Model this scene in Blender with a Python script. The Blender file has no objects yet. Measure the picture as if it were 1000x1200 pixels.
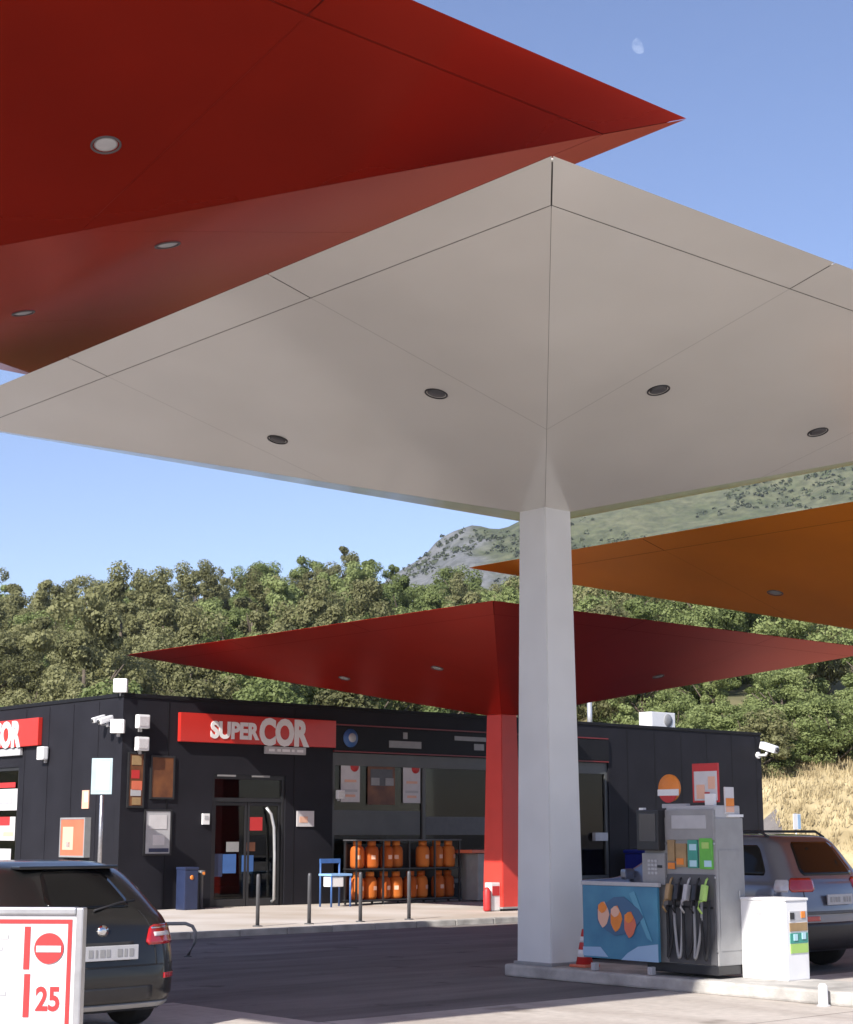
import bpy, bmesh, math, random
from math import sin, cos, pi, radians, atan, tan, sqrt
from mathutils import Vector, Matrix, noise

random.seed(7)
C = bpy.context.scene.collection
TH = radians(48.45)
RZ = pi/2 - TH                      # the station's own axes: x = along the shop front, y = away from the street
D1 = Vector((sin(TH), cos(TH), 0)); D2 = Vector((-cos(TH), sin(TH), 0))
def S(a, b, z=0): return D1*a + D2*b + Vector((0, 0, z))
KA, KB = 19.04, 31.36               # near corner of the shop
def FK(k, z=0, out=0): return S(KA+k, KB-out, z)
def GM(m, z=0, out=0): return S(KA-out, KB+m, z)

# ------------------------------------------------------------------ materials
def mat(name, col, rough=.5, metal=0, var=0, scale=4, bump=0, bscale=60, coat=0, spec=.5, col2=None, detail=6, croug=.08, coords='Object', tint=None):
    m = bpy.data.materials.new(name); m.use_nodes = True
    nt = m.node_tree; b = nt.nodes['Principled BSDF']
    b.inputs['Base Color'].default_value = (*col, 1)
    b.inputs['Roughness'].default_value = rough
    b.inputs['Metallic'].default_value = metal
    b.inputs['Specular IOR Level'].default_value = spec
    if tint: b.inputs['Specular Tint'].default_value = (*tint, 1)
    if coat:
        b.inputs['Coat Weight'].default_value = coat; b.inputs['Coat Roughness'].default_value = croug
    if var or bump:
        tc = nt.nodes.new('ShaderNodeTexCoord')
    if var:
        n = nt.nodes.new('ShaderNodeTexNoise'); n.inputs['Scale'].default_value = scale; n.inputs['Detail'].default_value = detail
        nt.links.new(tc.outputs[coords], n.inputs['Vector'])
        r = nt.nodes.new('ShaderNodeValToRGB')
        c2 = col2 or tuple(min(1, c*(1+var)) for c in col); c1 = tuple(c*(1-var) for c in col) if not col2 else col
        r.color_ramp.elements[0].color = (*c1, 1); r.color_ramp.elements[0].position = .32
        r.color_ramp.elements[1].color = (*c2, 1); r.color_ramp.elements[1].position = .68
        nt.links.new(n.outputs['Fac'], r.inputs['Fac']); nt.links.new(r.outputs['Color'], b.inputs['Base Color'])
    if bump:
        n2 = nt.nodes.new('ShaderNodeTexNoise'); n2.inputs['Scale'].default_value = bscale; n2.inputs['Detail'].default_value = 4
        nt.links.new(tc.outputs[coords], n2.inputs['Vector'])
        bp = nt.nodes.new('ShaderNodeBump'); bp.inputs['Strength'].default_value = bump; bp.inputs['Distance'].default_value = .02
        nt.links.new(n2.outputs['Fac'], bp.inputs['Height']); nt.links.new(bp.outputs['Normal'], b.inputs['Normal'])
    return m

def paint(name, col, rough=.3, coat=.35):
    return mat(name, col, rough, 0, .05, .6, .02, 1.2, coat, .5)

M = {}
M['white'] = mat('white_canopy_paint', (.63, .615, .565), .4, 0, .06, .5, .22, .55, .9, .5, croug=.14)
M['col_white'] = mat('white_column_paint', (.66, .665, .65), .4, 0, .05, 1.5, .03, 30)
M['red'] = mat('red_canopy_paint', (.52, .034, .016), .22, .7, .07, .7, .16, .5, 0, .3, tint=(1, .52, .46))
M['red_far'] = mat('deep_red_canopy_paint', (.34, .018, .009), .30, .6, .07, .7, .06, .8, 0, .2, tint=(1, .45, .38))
M['red_col'] = mat('red_column_paint', (.60, .05, .035), .4, 0, .06, 2, .02, 30)
M['orange'] = mat('orange_canopy_paint', (.68, .205, .013), .34, .3, .07, .7, .05, .8, 0, .25, tint=(1, .7, .35))
M['joint'] = mat('joint_dark', (.13, .12, .11), .8)
M['joint_red'] = mat('joint_dark_red', (.17, .012, .008), .8)
M['metal'] = mat('brushed_steel', (.45, .45, .46), .35, .9, .1, 20)
M['grey'] = mat('grey_painted_metal', (.26, .26, .26), .42, 0, .08, 6, .03, 50)
M['lgrey'] = mat('light_grey_plastic', (.42, .42, .43), .45, 0, .06, 6)
M['dgrey'] = mat('dark_grey_metal', (.075, .075, .08), .45, 0, .12, 8)
M['black'] = mat('black_plastic', (.018, .018, .02), .4, 0, .15, 10)
M['rubber'] = mat('rubber', (.016, .016, .017), .75, 0, .2, 12)
M['wpaint'] = mat('white_enamel', (.74, .74, .74), .4, 0, .03, 4)
M['wpaper'] = mat('white_paper', (.58, .565, .57), .6, 0, .05, 5)
M['redsign'] = mat('red_sign_face', (.52, .026, .018), .35, 0, .04, 2, coat=.2)
M['redprint'] = mat('red_print', (.50, .03, .03), .5)
M['orangeprint'] = mat('orange_print', (.72, .22, .03), .5, 0, .1, 6)
M['wall'] = mat('charcoal_cladding', (.0175, .017, .0215), .55, 0, .14, 1.2, .05, 25, spec=.12)
M['wallcap'] = mat('charcoal_trim', (.012, .012, .014), .5, 0, .1, 4, spec=.15)
M['frame'] = mat('dark_aluminium', (.03, .03, .032), .4, .3, .1, 5)
M['alu'] = mat('pale_aluminium', (.50, .51, .52), .35, .5, .06, 8)
M['film'] = mat('frosted_film', (.085, .088, .085), .45, 0, .12, 2)
M['blueframe'] = mat('blue_powder_coat', (.045, .12, .32), .4, 0, .08, 6)
M['blueplastic'] = mat('blue_plastic', (.012, .02, .22), .4, 0, .1, 5)
M['navy'] = mat('navy_plastic', (.02, .03, .075), .45, 0, .12, 5)
M['lightblue'] = mat('pale_blue_sign', (.40, .62, .70), .45, 0, .04, 5)
BUT = lambda: leafmat('orange_gas_bottle', (.55, .12, .018), (.90, .30, .06))
M['stone'] = mat('kerb_stone', (.40, .385, .36), .8, 0, .28, 3, .3, 30)
M['cabinet'] = mat('orange_red_enamel', (.62, .15, .08), .4, 0, .08, 3)
M['skin'] = mat('peach_print', (.72, .42, .30), .55)
M['brown'] = mat('brown_print', (.09, .03, .014), .5, 0, .3, 3, col2=(.20, .075, .025))
M['pblue'] = mat('blue_poster', (.04, .16, .28), .4, 0, .2, 2.2, col2=(.075, .26, .38))
M['plblue'] = mat('pale_blue_print', (.30, .45, .62), .45)
M['teal'] = mat('teal_print', (.05, .28, .22), .45, 0, .1, 8)
M['green'] = mat('green_print', (.12, .42, .06), .45, 0, .1, 8)
M['lgreen'] = mat('lime_print', (.36, .56, .14), .45)
M['tan'] = mat('tan_print', (.32, .21, .10), .45, 0, .15, 8)
M['screen'] = mat('dark_screen', (.045, .05, .06), .12)
M['carblack'] = mat('black_car_paint', (.010, .010, .010), .3, 0, 0, 1, coat=.6, croug=.03, spec=.3)
M['carsilver'] = mat('silver_blue_car_paint', (.15, .16, .20), .3, .65, 0, 1, coat=1, croug=.03)
M['carglass'] = mat('tinted_car_glass', (.006, .006, .006), .04, 0, 0, 1, spec=.25)
M['taillamp'] = mat('red_lamp_glass', (.38, .012, .016), .12, 0, .1, 20, coat=1)
M['clearlamp'] = mat('clear_lamp_glass', (.55, .52, .52), .1, 0, .1, 20, coat=1)
M['chrome'] = mat('chrome', (.7, .7, .7), .12, 1)
M['bark'] = mat('bark', (.09, .07, .05), .9, 0, .3, 6, .5, 20)

def glassmat():
    m = bpy.data.materials.new('shop_glass'); m.use_nodes = True; nt = m.node_tree
    nt.nodes.remove(nt.nodes['Principled BSDF']); out = nt.nodes['Material Output']
    t = nt.nodes.new('ShaderNodeBsdfTransparent'); t.inputs[0].default_value = (.38, .40, .39, 1)
    g = nt.nodes.new('ShaderNodeBsdfGlossy'); g.inputs['Roughness'].default_value = .02; g.inputs[0].default_value = (.6, .6, .6, 1)
    f = nt.nodes.new('ShaderNodeFresnel'); f.inputs['IOR'].default_value = 1.5
    x = nt.nodes.new('ShaderNodeMixShader')
    nt.links.new(f.outputs[0], x.inputs[0]); nt.links.new(t.outputs[0], x.inputs[1]); nt.links.new(g.outputs[0], x.inputs[2])
    nt.links.new(x.outputs[0], out.inputs[0]); return m
M['glass'] = glassmat()

def concrete_mat():
    m = bpy.data.materials.new('forecourt_concrete'); m.use_nodes = True; nt = m.node_tree; b = nt.nodes['Principled BSDF']
    tc = nt.nodes.new('ShaderNodeTexCoord')
    n1 = nt.nodes.new('ShaderNodeTexNoise'); n1.inputs['Scale'].default_value = .35; n1.inputs['Detail'].default_value = 8; n1.inputs['Roughness'].default_value = .65
    n2 = nt.nodes.new('ShaderNodeTexNoise'); n2.inputs['Scale'].default_value = 9; n2.inputs['Detail'].default_value = 8
    mp = nt.nodes.new('ShaderNodeMapping'); mp.inputs['Scale'].default_value = (1.6, .25, 1)   # tyre-worn lanes along the islands
    n3 = nt.nodes.new('ShaderNodeTexNoise'); n3.inputs['Scale'].default_value = .9; n3.inputs['Detail'].default_value = 6
    nt.links.new(tc.outputs['Object'], n1.inputs['Vector']); nt.links.new(tc.outputs['Object'], n2.inputs['Vector'])
    nt.links.new(tc.outputs['Object'], mp.inputs['Vector']); nt.links.new(mp.outputs[0], n3.inputs['Vector'])
    r1 = nt.nodes.new('ShaderNodeValToRGB'); r1.color_ramp.elements[0].position = .3; r1.color_ramp.elements[1].position = .7
    r1.color_ramp.elements[0].color = (.47, .425, .385, 1); r1.color_ramp.elements[1].color = (.55, .505, .465, 1)
    nt.links.new(n1.outputs['Fac'], r1.inputs[0])
    r2 = nt.nodes.new('ShaderNodeValToRGB'); r2.color_ramp.elements[0].position = .34; r2.color_ramp.elements[1].position = .62
    r2.color_ramp.elements[0].color = (.80, .78, .77, 1); r2.color_ramp.elements[1].color = (1, 1, 1, 1)
    nt.links.new(n3.outputs['Fac'], r2.inputs[0])
    r3 = nt.nodes.new('ShaderNodeValToRGB'); r3.color_ramp.elements[0].position = .3; r3.color_ramp.elements[1].position = .7
    r3.color_ramp.elements[0].color = (.86, .86, .86, 1); r3.color_ramp.elements[1].color = (1.05, 1.05, 1.05, 1)
    nt.links.new(n2.outputs['Fac'], r3.inputs[0])
    mx = nt.nodes.new('ShaderNodeMix'); mx.data_type = 'RGBA'; mx.blend_type = 'MULTIPLY'; mx.inputs[0].default_value = 1
    nt.links.new(r1.outputs[0], mx.inputs[6]); nt.links.new(r2.outputs[0], mx.inputs[7])
    mx2 = nt.nodes.new('ShaderNodeMix'); mx2.data_type = 'RGBA'; mx2.blend_type = 'MULTIPLY'; mx2.inputs[0].default_value = 1
    nt.links.new(mx.outputs[2], mx2.inputs[6]); nt.links.new(r3.outputs[0], mx2.inputs[7])
    br = nt.nodes.new('ShaderNodeTexBrick'); br.offset = 0
    br.inputs['Scale'].default_value = 1; br.inputs['Brick Width'].default_value = 5; br.inputs['Row Height'].default_value = 5
    br.inputs['Mortar Size'].default_value = .012; br.inputs['Mortar Smooth'].default_value = .1
    br.inputs['Color1'].default_value = (1, 1, 1, 1); br.inputs['Color2'].default_value = (.95, .95, .94, 1); br.inputs['Mortar'].default_value = (.35, .33, .31, 1)
    nt.links.new(tc.outputs['Object'], br.inputs['Vector'])
    mx3 = nt.nodes.new('ShaderNodeMix'); mx3.data_type = 'RGBA'; mx3.blend_type = 'MULTIPLY'; mx3.inputs[0].default_value = 1
    n4 = nt.nodes.new('ShaderNodeTexNoise'); n4.inputs['Scale'].default_value = 1.1; n4.inputs['Detail'].default_value = 3
    nt.links.new(tc.outputs['Object'], n4.inputs['Vector'])
    r4 = nt.nodes.new('ShaderNodeValToRGB'); r4.color_ramp.elements[0].position = .30; r4.color_ramp.elements[1].position = .38
    r4.color_ramp.elements[0].color = (.6, .58, .56, 1); r4.color_ramp.elements[1].color = (1, 1, 1, 1); nt.links.new(n4.outputs['Fac'], r4.inputs[0])
    mx4 = nt.nodes.new('ShaderNodeMix'); mx4.data_type = 'RGBA'; mx4.blend_type = 'MULTIPLY'; mx4.inputs[0].default_value = 1
    nt.links.new(mx2.outputs[2], mx4.inputs[6]); nt.links.new(r4.outputs[0], mx4.inputs[7])
    nt.links.new(mx4.outputs[2], mx3.inputs[6]); nt.links.new(br.outputs['Color'], mx3.inputs[7])
    nt.links.new(mx3.outputs[2], b.inputs['Base Color'])
    b.inputs['Roughness'].default_value = .75; b.inputs['Specular IOR Level'].default_value = .35
    bp = nt.nodes.new('ShaderNodeBump'); bp.inputs['Strength'].default_value = .25; bp.inputs['Distance'].default_value = .01
    nt.links.new(n2.outputs['Fac'], bp.inputs['Height']); nt.links.new(bp.outputs[0], b.inputs['Normal'])
    return m
M['concrete'] = concrete_mat()
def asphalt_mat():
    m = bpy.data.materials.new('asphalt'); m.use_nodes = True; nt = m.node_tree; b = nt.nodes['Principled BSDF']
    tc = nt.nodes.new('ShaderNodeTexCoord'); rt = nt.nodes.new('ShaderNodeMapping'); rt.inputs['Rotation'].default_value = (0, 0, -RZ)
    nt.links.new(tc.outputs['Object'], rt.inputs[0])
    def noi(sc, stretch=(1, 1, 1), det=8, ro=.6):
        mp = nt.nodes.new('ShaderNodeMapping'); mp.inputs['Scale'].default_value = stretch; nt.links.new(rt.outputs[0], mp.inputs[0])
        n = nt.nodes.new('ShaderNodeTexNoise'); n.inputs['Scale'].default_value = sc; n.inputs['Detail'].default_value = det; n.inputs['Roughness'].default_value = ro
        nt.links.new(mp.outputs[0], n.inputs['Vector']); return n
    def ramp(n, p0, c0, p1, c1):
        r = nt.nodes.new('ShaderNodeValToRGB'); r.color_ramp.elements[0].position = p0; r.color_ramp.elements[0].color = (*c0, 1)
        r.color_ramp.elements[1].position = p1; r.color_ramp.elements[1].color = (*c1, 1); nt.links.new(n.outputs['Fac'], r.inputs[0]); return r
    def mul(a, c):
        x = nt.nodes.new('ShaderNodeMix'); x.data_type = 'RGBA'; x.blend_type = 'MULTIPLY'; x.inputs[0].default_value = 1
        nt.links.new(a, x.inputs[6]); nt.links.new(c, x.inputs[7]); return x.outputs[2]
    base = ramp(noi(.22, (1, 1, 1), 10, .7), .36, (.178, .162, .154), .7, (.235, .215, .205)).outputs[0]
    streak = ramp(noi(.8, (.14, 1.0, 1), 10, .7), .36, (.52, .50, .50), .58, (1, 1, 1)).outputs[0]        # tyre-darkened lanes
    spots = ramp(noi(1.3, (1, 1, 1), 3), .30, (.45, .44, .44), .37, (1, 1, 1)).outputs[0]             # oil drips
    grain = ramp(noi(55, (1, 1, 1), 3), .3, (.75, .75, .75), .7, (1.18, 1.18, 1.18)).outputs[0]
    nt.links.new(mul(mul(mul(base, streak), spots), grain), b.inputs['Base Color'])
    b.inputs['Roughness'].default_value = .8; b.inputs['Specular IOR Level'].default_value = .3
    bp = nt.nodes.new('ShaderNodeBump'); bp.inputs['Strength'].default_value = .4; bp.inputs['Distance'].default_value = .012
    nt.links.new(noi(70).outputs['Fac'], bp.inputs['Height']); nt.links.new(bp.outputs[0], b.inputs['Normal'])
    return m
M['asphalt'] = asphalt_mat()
M['paving'] = mat('sidewalk_paving', (.34, .30, .25), .85, 0, 0, .45, .2, 30, col2=(.46, .43, .40))
M['paving'] = mat('sidewalk_paving', (.40, .345, .285), .85, 0, .1, .5, .2, 30, col2=(.53, .49, .45))

def earth_mat():
    # wooded ground: dark olive litter, dry straw-coloured grass on the bank beside the shop
    m = bpy.data.materials.new('hillside_earth'); m.use_nodes = True; nt = m.node_tree; b = nt.nodes['Principled BSDF']
    tc = nt.nodes.new('ShaderNodeTexCoord')
    n = nt.nodes.new('ShaderNodeTexNoise'); n.inputs['Scale'].default_value = .25; n.inputs['Detail'].default_value = 10
    nt.links.new(tc.outputs['Object'], n.inputs['Vector'])
    r = nt.nodes.new('ShaderNodeValToRGB'); r.color_ramp.elements[0].position = .35; r.color_ramp.elements[1].position = .65
    r.color_ramp.elements[0].color = (.07, .075, .03, 1); r.color_ramp.elements[1].color = (.19, .165, .08, 1)
    nt.links.new(n.outputs['Fac'], r.inputs[0]); nt.links.new(r.outputs[0], b.inputs['Base Color'])
    b.inputs['Roughness'].default_value = .95
    return m
M['earth'] = earth_mat()
M['drygrass'] = mat('dry_grass_bank', (.30, .235, .125), .95, 0, .2, .9, .6, 8, col2=(.52, .43, .25))

def leafmat(name, ca, cb):
    m = bpy.data.materials.new(name); m.use_nodes = True; nt = m.node_tree; b = nt.nodes['Principled BSDF']
    oi = nt.nodes.new('ShaderNodeObjectInfo')
    r = nt.nodes.new('ShaderNodeValToRGB'); r.color_ramp.elements[0].color = (*ca, 1); r.color_ramp.elements[1].color = (*cb, 1)
    tc = nt.nodes.new('ShaderNodeTexCoord'); n = nt.nodes.new('ShaderNodeTexNoise'); n.inputs['Scale'].default_value = .9; n.inputs['Detail'].default_value = 5
    nt.links.new(tc.outputs['Object'], n.inputs['Vector'])
    ad = nt.nodes.new('ShaderNodeMath'); ad.operation = 'ADD'
    ml = nt.nodes.new('ShaderNodeMath'); ml.operation = 'MULTIPLY_ADD'; ml.inputs[1].default_value = 1.6; ml.inputs[2].default_value = -.8
    nt.links.new(n.outputs['Fac'], ml.inputs[0]); nt.links.new(oi.outputs['Random'], ad.inputs[0]); nt.links.new(ml.outputs[0], ad.inputs[1])
    nt.links.new(ad.outputs[0], r.inputs[0]); nt.links.new(r.outputs[0], b.inputs['Base Color'])
    b.inputs['Roughness'].default_value = .6; b.inputs['Specular IOR Level'].default_value = .25
    tr = nt.nodes.new('ShaderNodeBsdfTranslucent'); nt.links.new(r.outputs[0], tr.inputs[0])
    mx = nt.nodes.new('ShaderNodeMixShader'); mx.inputs[0].default_value = .38
    nt.links.new(b.outputs[0], mx.inputs[1]); nt.links.new(tr.outputs[0], mx.inputs[2]); nt.links.new(mx.outputs[0], nt.nodes['Material Output'].inputs[0])
    return m
M['butane'] = BUT()
M['leaf_olive'] = leafmat('olive_leaves', (.118, .120, .050), (.260, .258, .120))
M['leaf_green'] = leafmat('green_leaves', (.120, .155, .048), (.255, .300, .115))

# ------------------------------------------------------------------ mesh helpers
class MB:
    def __init__(s): s.bm = bmesh.new()
    def box(s, c, d, bev=0, rot=None, mi=0, seg=2):
        mx = Matrix.Translation(Vector(c)) @ (rot.to_4x4() if rot else Matrix()) @ Matrix.Diagonal((d[0], d[1], d[2], 1))
        v = bmesh.ops.create_cube(s.bm, size=1, matrix=mx)['verts']
        fs = set(f for x in v for f in x.link_faces)
        for f in fs: f.material_index = mi
        if bev:
            es = list(set(e for x in v for e in x.link_edges))
            r = bmesh.ops.bevel(s.bm, geom=es, offset=bev, segments=seg, affect='EDGES', profile=.7)
            for f in r['faces']: f.material_index = mi
        return s
    def poly(s, pts, mi=0):
        f = s.bm.faces.new([s.bm.verts.new(p) for p in pts]); f.material_index = mi; return f
    def prism(s, pts, off, mi=0):
        n = len(pts); off = Vector(off)
        a = [s.bm.verts.new(p) for p in pts]; b = [s.bm.verts.new(Vector(p)+off) for p in pts]
        fs = [s.bm.faces.new(a[::-1]), s.bm.faces.new(b)]
        for i in range(n): fs.append(s.bm.faces.new((a[i], a[(i+1) % n], b[(i+1) % n], b[i])))
        for f in fs: f.material_index = mi
        return s
    def lathe(s, prof, c=(0, 0, 0), n=20, axis='z', mi=0):
        R = {'z': Matrix(), 'y': Matrix.Rotation(-pi/2, 4, 'X'), 'x': Matrix.Rotation(pi/2, 4, 'Y')}[axis]
        T = Matrix.Translation(Vector(c)) @ R
        rings = []
        for r, z in prof:
            if r < 1e-6: rings.append([s.bm.verts.new(T @ Vector((0, 0, z)))])
            else: rings.append([s.bm.verts.new(T @ Vector((r*cos(2*pi*i/n), r*sin(2*pi*i/n), z))) for i in range(n)])
        for A, B in zip(rings, rings[1:]):
            for i in range(n):
                j = (i+1) % n
                if len(A) == 1: vs = (A[0], B[j], B[i])
                elif len(B) == 1: vs = (A[i], A[j], B[0])
                else: vs = (A[i], A[j], B[j], B[i])
                f = s.bm.faces.new(vs); f.smooth = True; f.material_index = mi
        for R_, flip in ((rings[0], True), (rings[-1], False)):
            if len(R_) > 1:
                f = s.bm.faces.new(R_[::-1] if flip else R_); f.material_index = mi
        return s
    def tube(s, pts, r, n=8, mi=0):
        pts = [Vector(p) for p in pts]; rings = []
        for i, p in enumerate(pts):
            d = (pts[min(i+1, len(pts)-1)] - pts[max(i-1, 0)]).normalized()
            up = Vector((0, 0, 1)) if abs(d.z) < .9 else Vector((1, 0, 0))
            x = d.cross(up).normalized(); y = d.cross(x)
            rr = r[i] if isinstance(r, (list, tuple)) else r
            rings.append([s.bm.verts.new(p + x*rr*cos(2*pi*k/n) + y*rr*sin(2*pi*k/n)) for k in range(n)])
        for A, B in zip(rings, rings[1:]):
            for i in range(n):
                f = s.bm.faces.new((A[i], A[(i+1) % n], B[(i+1) % n], B[i])); f.smooth = True; f.material_index = mi
        for R_ in (rings[0], rings[-1]):
            f = s.bm.faces.new(R_); f.material_index = mi
        return s
    def build(s, name, m, parent=None, loc=None, rz=None):
        me = bpy.data.meshes.new(name); bmesh.ops.recalc_face_normals(s.bm, faces=s.bm.faces[:])
        s.bm.to_mesh(me); s.bm.free()
        for x in (m if isinstance(m, (list, tuple)) else [m]): me.materials.append(x)
        o = bpy.data.objects.new(name, me); C.objects.link(o)
        if parent: o.parent = parent
        if loc is not None: o.location = loc
        if rz is not None: o.rotation_euler = (0, 0, rz)
        return o

def tag(o, label, cat, group=None, kind=None):
    if label: o['label'] = label
    if cat: o['category'] = cat
    if group: o['group'] = group
    if kind: o['kind'] = kind
    return o
def thing(name, label, cat, loc=(0, 0, 0), rz=RZ, group=None):
    o = bpy.data.objects.new(name, None); C.objects.link(o); o.empty_display_size = .2
    o.location = loc; o.rotation_euler = (0, 0, rz)
    return tag(o, label, cat, group)
def dup(root, loc, rz=None, label=None, scale=None):
    r = root.copy(); C.objects.link(r); r.location = loc
    if rz is not None: r.rotation_euler = (0, 0, rz)
    if scale: r.scale = scale
    if label: r['label'] = label
    for ch in list(root.children):
        c = ch.copy(); C.objects.link(c); c.parent = r
        for g in ch.children:
            d = g.copy(); C.objects.link(d); d.parent = c
    return r
def text_mesh(name, body, size, m, parent, loc, depth=.01, bold=.0, align='LEFT', sx=1, rot=(pi/2, 0, 0)):
    """lettering standing on a face that looks along local -y"""
    cu = bpy.data.curves.new(name, 'FONT'); cu.body = body; cu.size = size; cu.extrude = depth; cu.offset = bold; cu.align_x = align
    cu.resolution_u = 4
    t = bpy.data.objects.new(name, cu); C.objects.link(t)
    bpy.context.view_layer.update()
    me = bpy.data.meshes.new_from_object(t.evaluated_get(bpy.context.evaluated_depsgraph_get()))
    bpy.data.objects.remove(t); bpy.data.curves.remove(cu)
    me.name = name; me.materials.clear(); me.materials.append(m)
    o = bpy.data.objects.new(name, me); C.objects.link(o); o.parent = parent; o.location = loc; o.rotation_euler = rot; o.scale = (sx, 1, 1)
    return o

# ------------------------------------------------------------------ camera
H = 1.75
cam = bpy.data.cameras.new('camera'); co = bpy.data.objects.new('camera', cam); C.objects.link(co)
cam.sensor_fit = 'HORIZONTAL'; cam.sensor_width = 36; cam.lens = 36*1950/1000
co.location = (0, 0, H); co.rotation_euler = (pi/2 + atan(375/1950), 0, 0)
cam.clip_end = 6000; cam.clip_start = .1
bpy.context.scene.camera = co

# ------------------------------------------------------------------ light
EL = radians(37.3); SUNDIR = Vector((-.515, -.857, 0)).normalized()*cos(EL) + Vector((0, 0, sin(EL)))
sl = bpy.data.lights.new('sun', 'SUN'); sl.energy = 5.0; sl.angle = radians(.53); sl.color = (1, .95, .88)
so = bpy.data.objects.new('sun', sl); C.objects.link(so); so.rotation_euler = SUNDIR.to_track_quat('Z', 'Y').to_euler()
so.location = (0, 0, 40)
w = bpy.data.worlds.new('World'); bpy.context.scene.world = w; w.use_nodes = True
nt = w.node_tree; bg = nt.nodes['Background']
sky = nt.nodes.new('ShaderNodeTexSky'); sky.sky_type = 'NISHITA'; sky.sun_disc = False
sky.sun_elevation = EL; sky.sun_rotation = math.atan2(SUNDIR.x, SUNDIR.y)
sky.air_density = 1.0; sky.dust_density = .45; sky.ozone_density = 3.0
tint = nt.nodes.new('ShaderNodeMix'); tint.data_type = 'RGBA'; tint.blend_type = 'MULTIPLY'; tint.inputs[0].default_value = 1
tint.inputs[7].default_value = (1.06, .95, 1.04, 1)
nt.links.new(sky.outputs[0], tint.inputs[6]); nt.links.new(tint.outputs[2], bg.inputs[0]); bg.inputs[1].default_value = .102
vs = bpy.context.scene.view_settings
vs.view_transform = 'Standard'; vs.look = 'None'; vs.exposure = 0.78; vs.gamma = 1
bpy.context.scene.cycles.max_bounces = 8
bpy.context.scene.cycles.transparent_max_bounces = 16

# ------------------------------------------------------------------ ground and hills
def hill(x, y):
    y0 = 64 if x < 6 else (64 - (x-6)*1.5 if x < 12 else 55 - min(6, (x-12)*.2))
    d = y - y0
    if d <= 0: return 0
    sl_ = .216
    h = sl_*max(0, d-2) + .6*(1-math.exp(-d/2))
    # crest that falls away behind
    if y > 172: h = sl_*(172-y0-2) + .6 + 3*(1-math.exp(-(y-172)/12.)) - .05*max(0, y-200)
    if x > 8:                        # the steep dry bank right of the shop
        t = min(1, (x-8)/4); h += t*3.0*(1-math.exp(-max(0, d)/2.6))*math.exp(-max(0, d-8)/30)
    h += 2.5*min(1, d/30)*noise.noise(Vector((x*.022, y*.022, 3))) + .35*min(1, d/5)*noise.noise(Vector((x*.12, y*.12, 9)))
    side = -.02*x if x < 0 else 0.02*x
    q = x/y; h *= 1 - .13*min(1, max(0, (-.09-q)/.14)) - .06*min(1, max(0, (q+.05)/.1))
    return max(0, h)
bm = bmesh.new()
xs = [-900, -500, -300, -200] + [-150 + i*3 for i in range(101)] + [200, 300, 500, 900]
ys = [-500, -200, -80, -20, 20, 40] + [48 + i*2.0 for i in range(92)] + [260, 320, 420, 460]
V = [[bm.verts.new((x, y, hill(x, y) if y < 460 else 0)) for y in ys] for x in xs]
for i in range(len(xs)-1):
    for j in range(len(ys)-1):
        f = bm.faces.new((V[i][j], V[i+1][j], V[i+1][j+1], V[i][j+1])); f.smooth = True
        x, y = (xs[i]+xs[i+1])/2, (ys[j]+ys[j+1])/2
        z = hill(x, y)
        bank = x > 8 and z > .02 and y < 62.5
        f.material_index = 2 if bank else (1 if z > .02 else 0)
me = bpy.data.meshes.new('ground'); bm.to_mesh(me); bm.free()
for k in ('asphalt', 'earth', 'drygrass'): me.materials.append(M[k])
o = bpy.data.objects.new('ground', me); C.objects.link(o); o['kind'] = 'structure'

b = MB(); A_, B_ = 9.95, 12.75  # slab cut out under the canopy shadow, so dark asphalt stands in for shade
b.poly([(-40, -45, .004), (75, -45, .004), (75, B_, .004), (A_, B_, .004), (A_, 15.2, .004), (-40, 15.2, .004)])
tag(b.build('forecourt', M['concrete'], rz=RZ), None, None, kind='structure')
b = MB(); b.box((29, 31, .053), (40, 13.6, .106), .01)
tag(b.build('pavement', M['paving'], rz=RZ), None, None, kind='structure')
b = MB()
for i in range(40): b.box((9.5+i, 24.08, .05), (.985, .22, .12), .02)
tag(b.build('kerb', M['stone'], rz=RZ), None, None, kind='structure')

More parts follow.
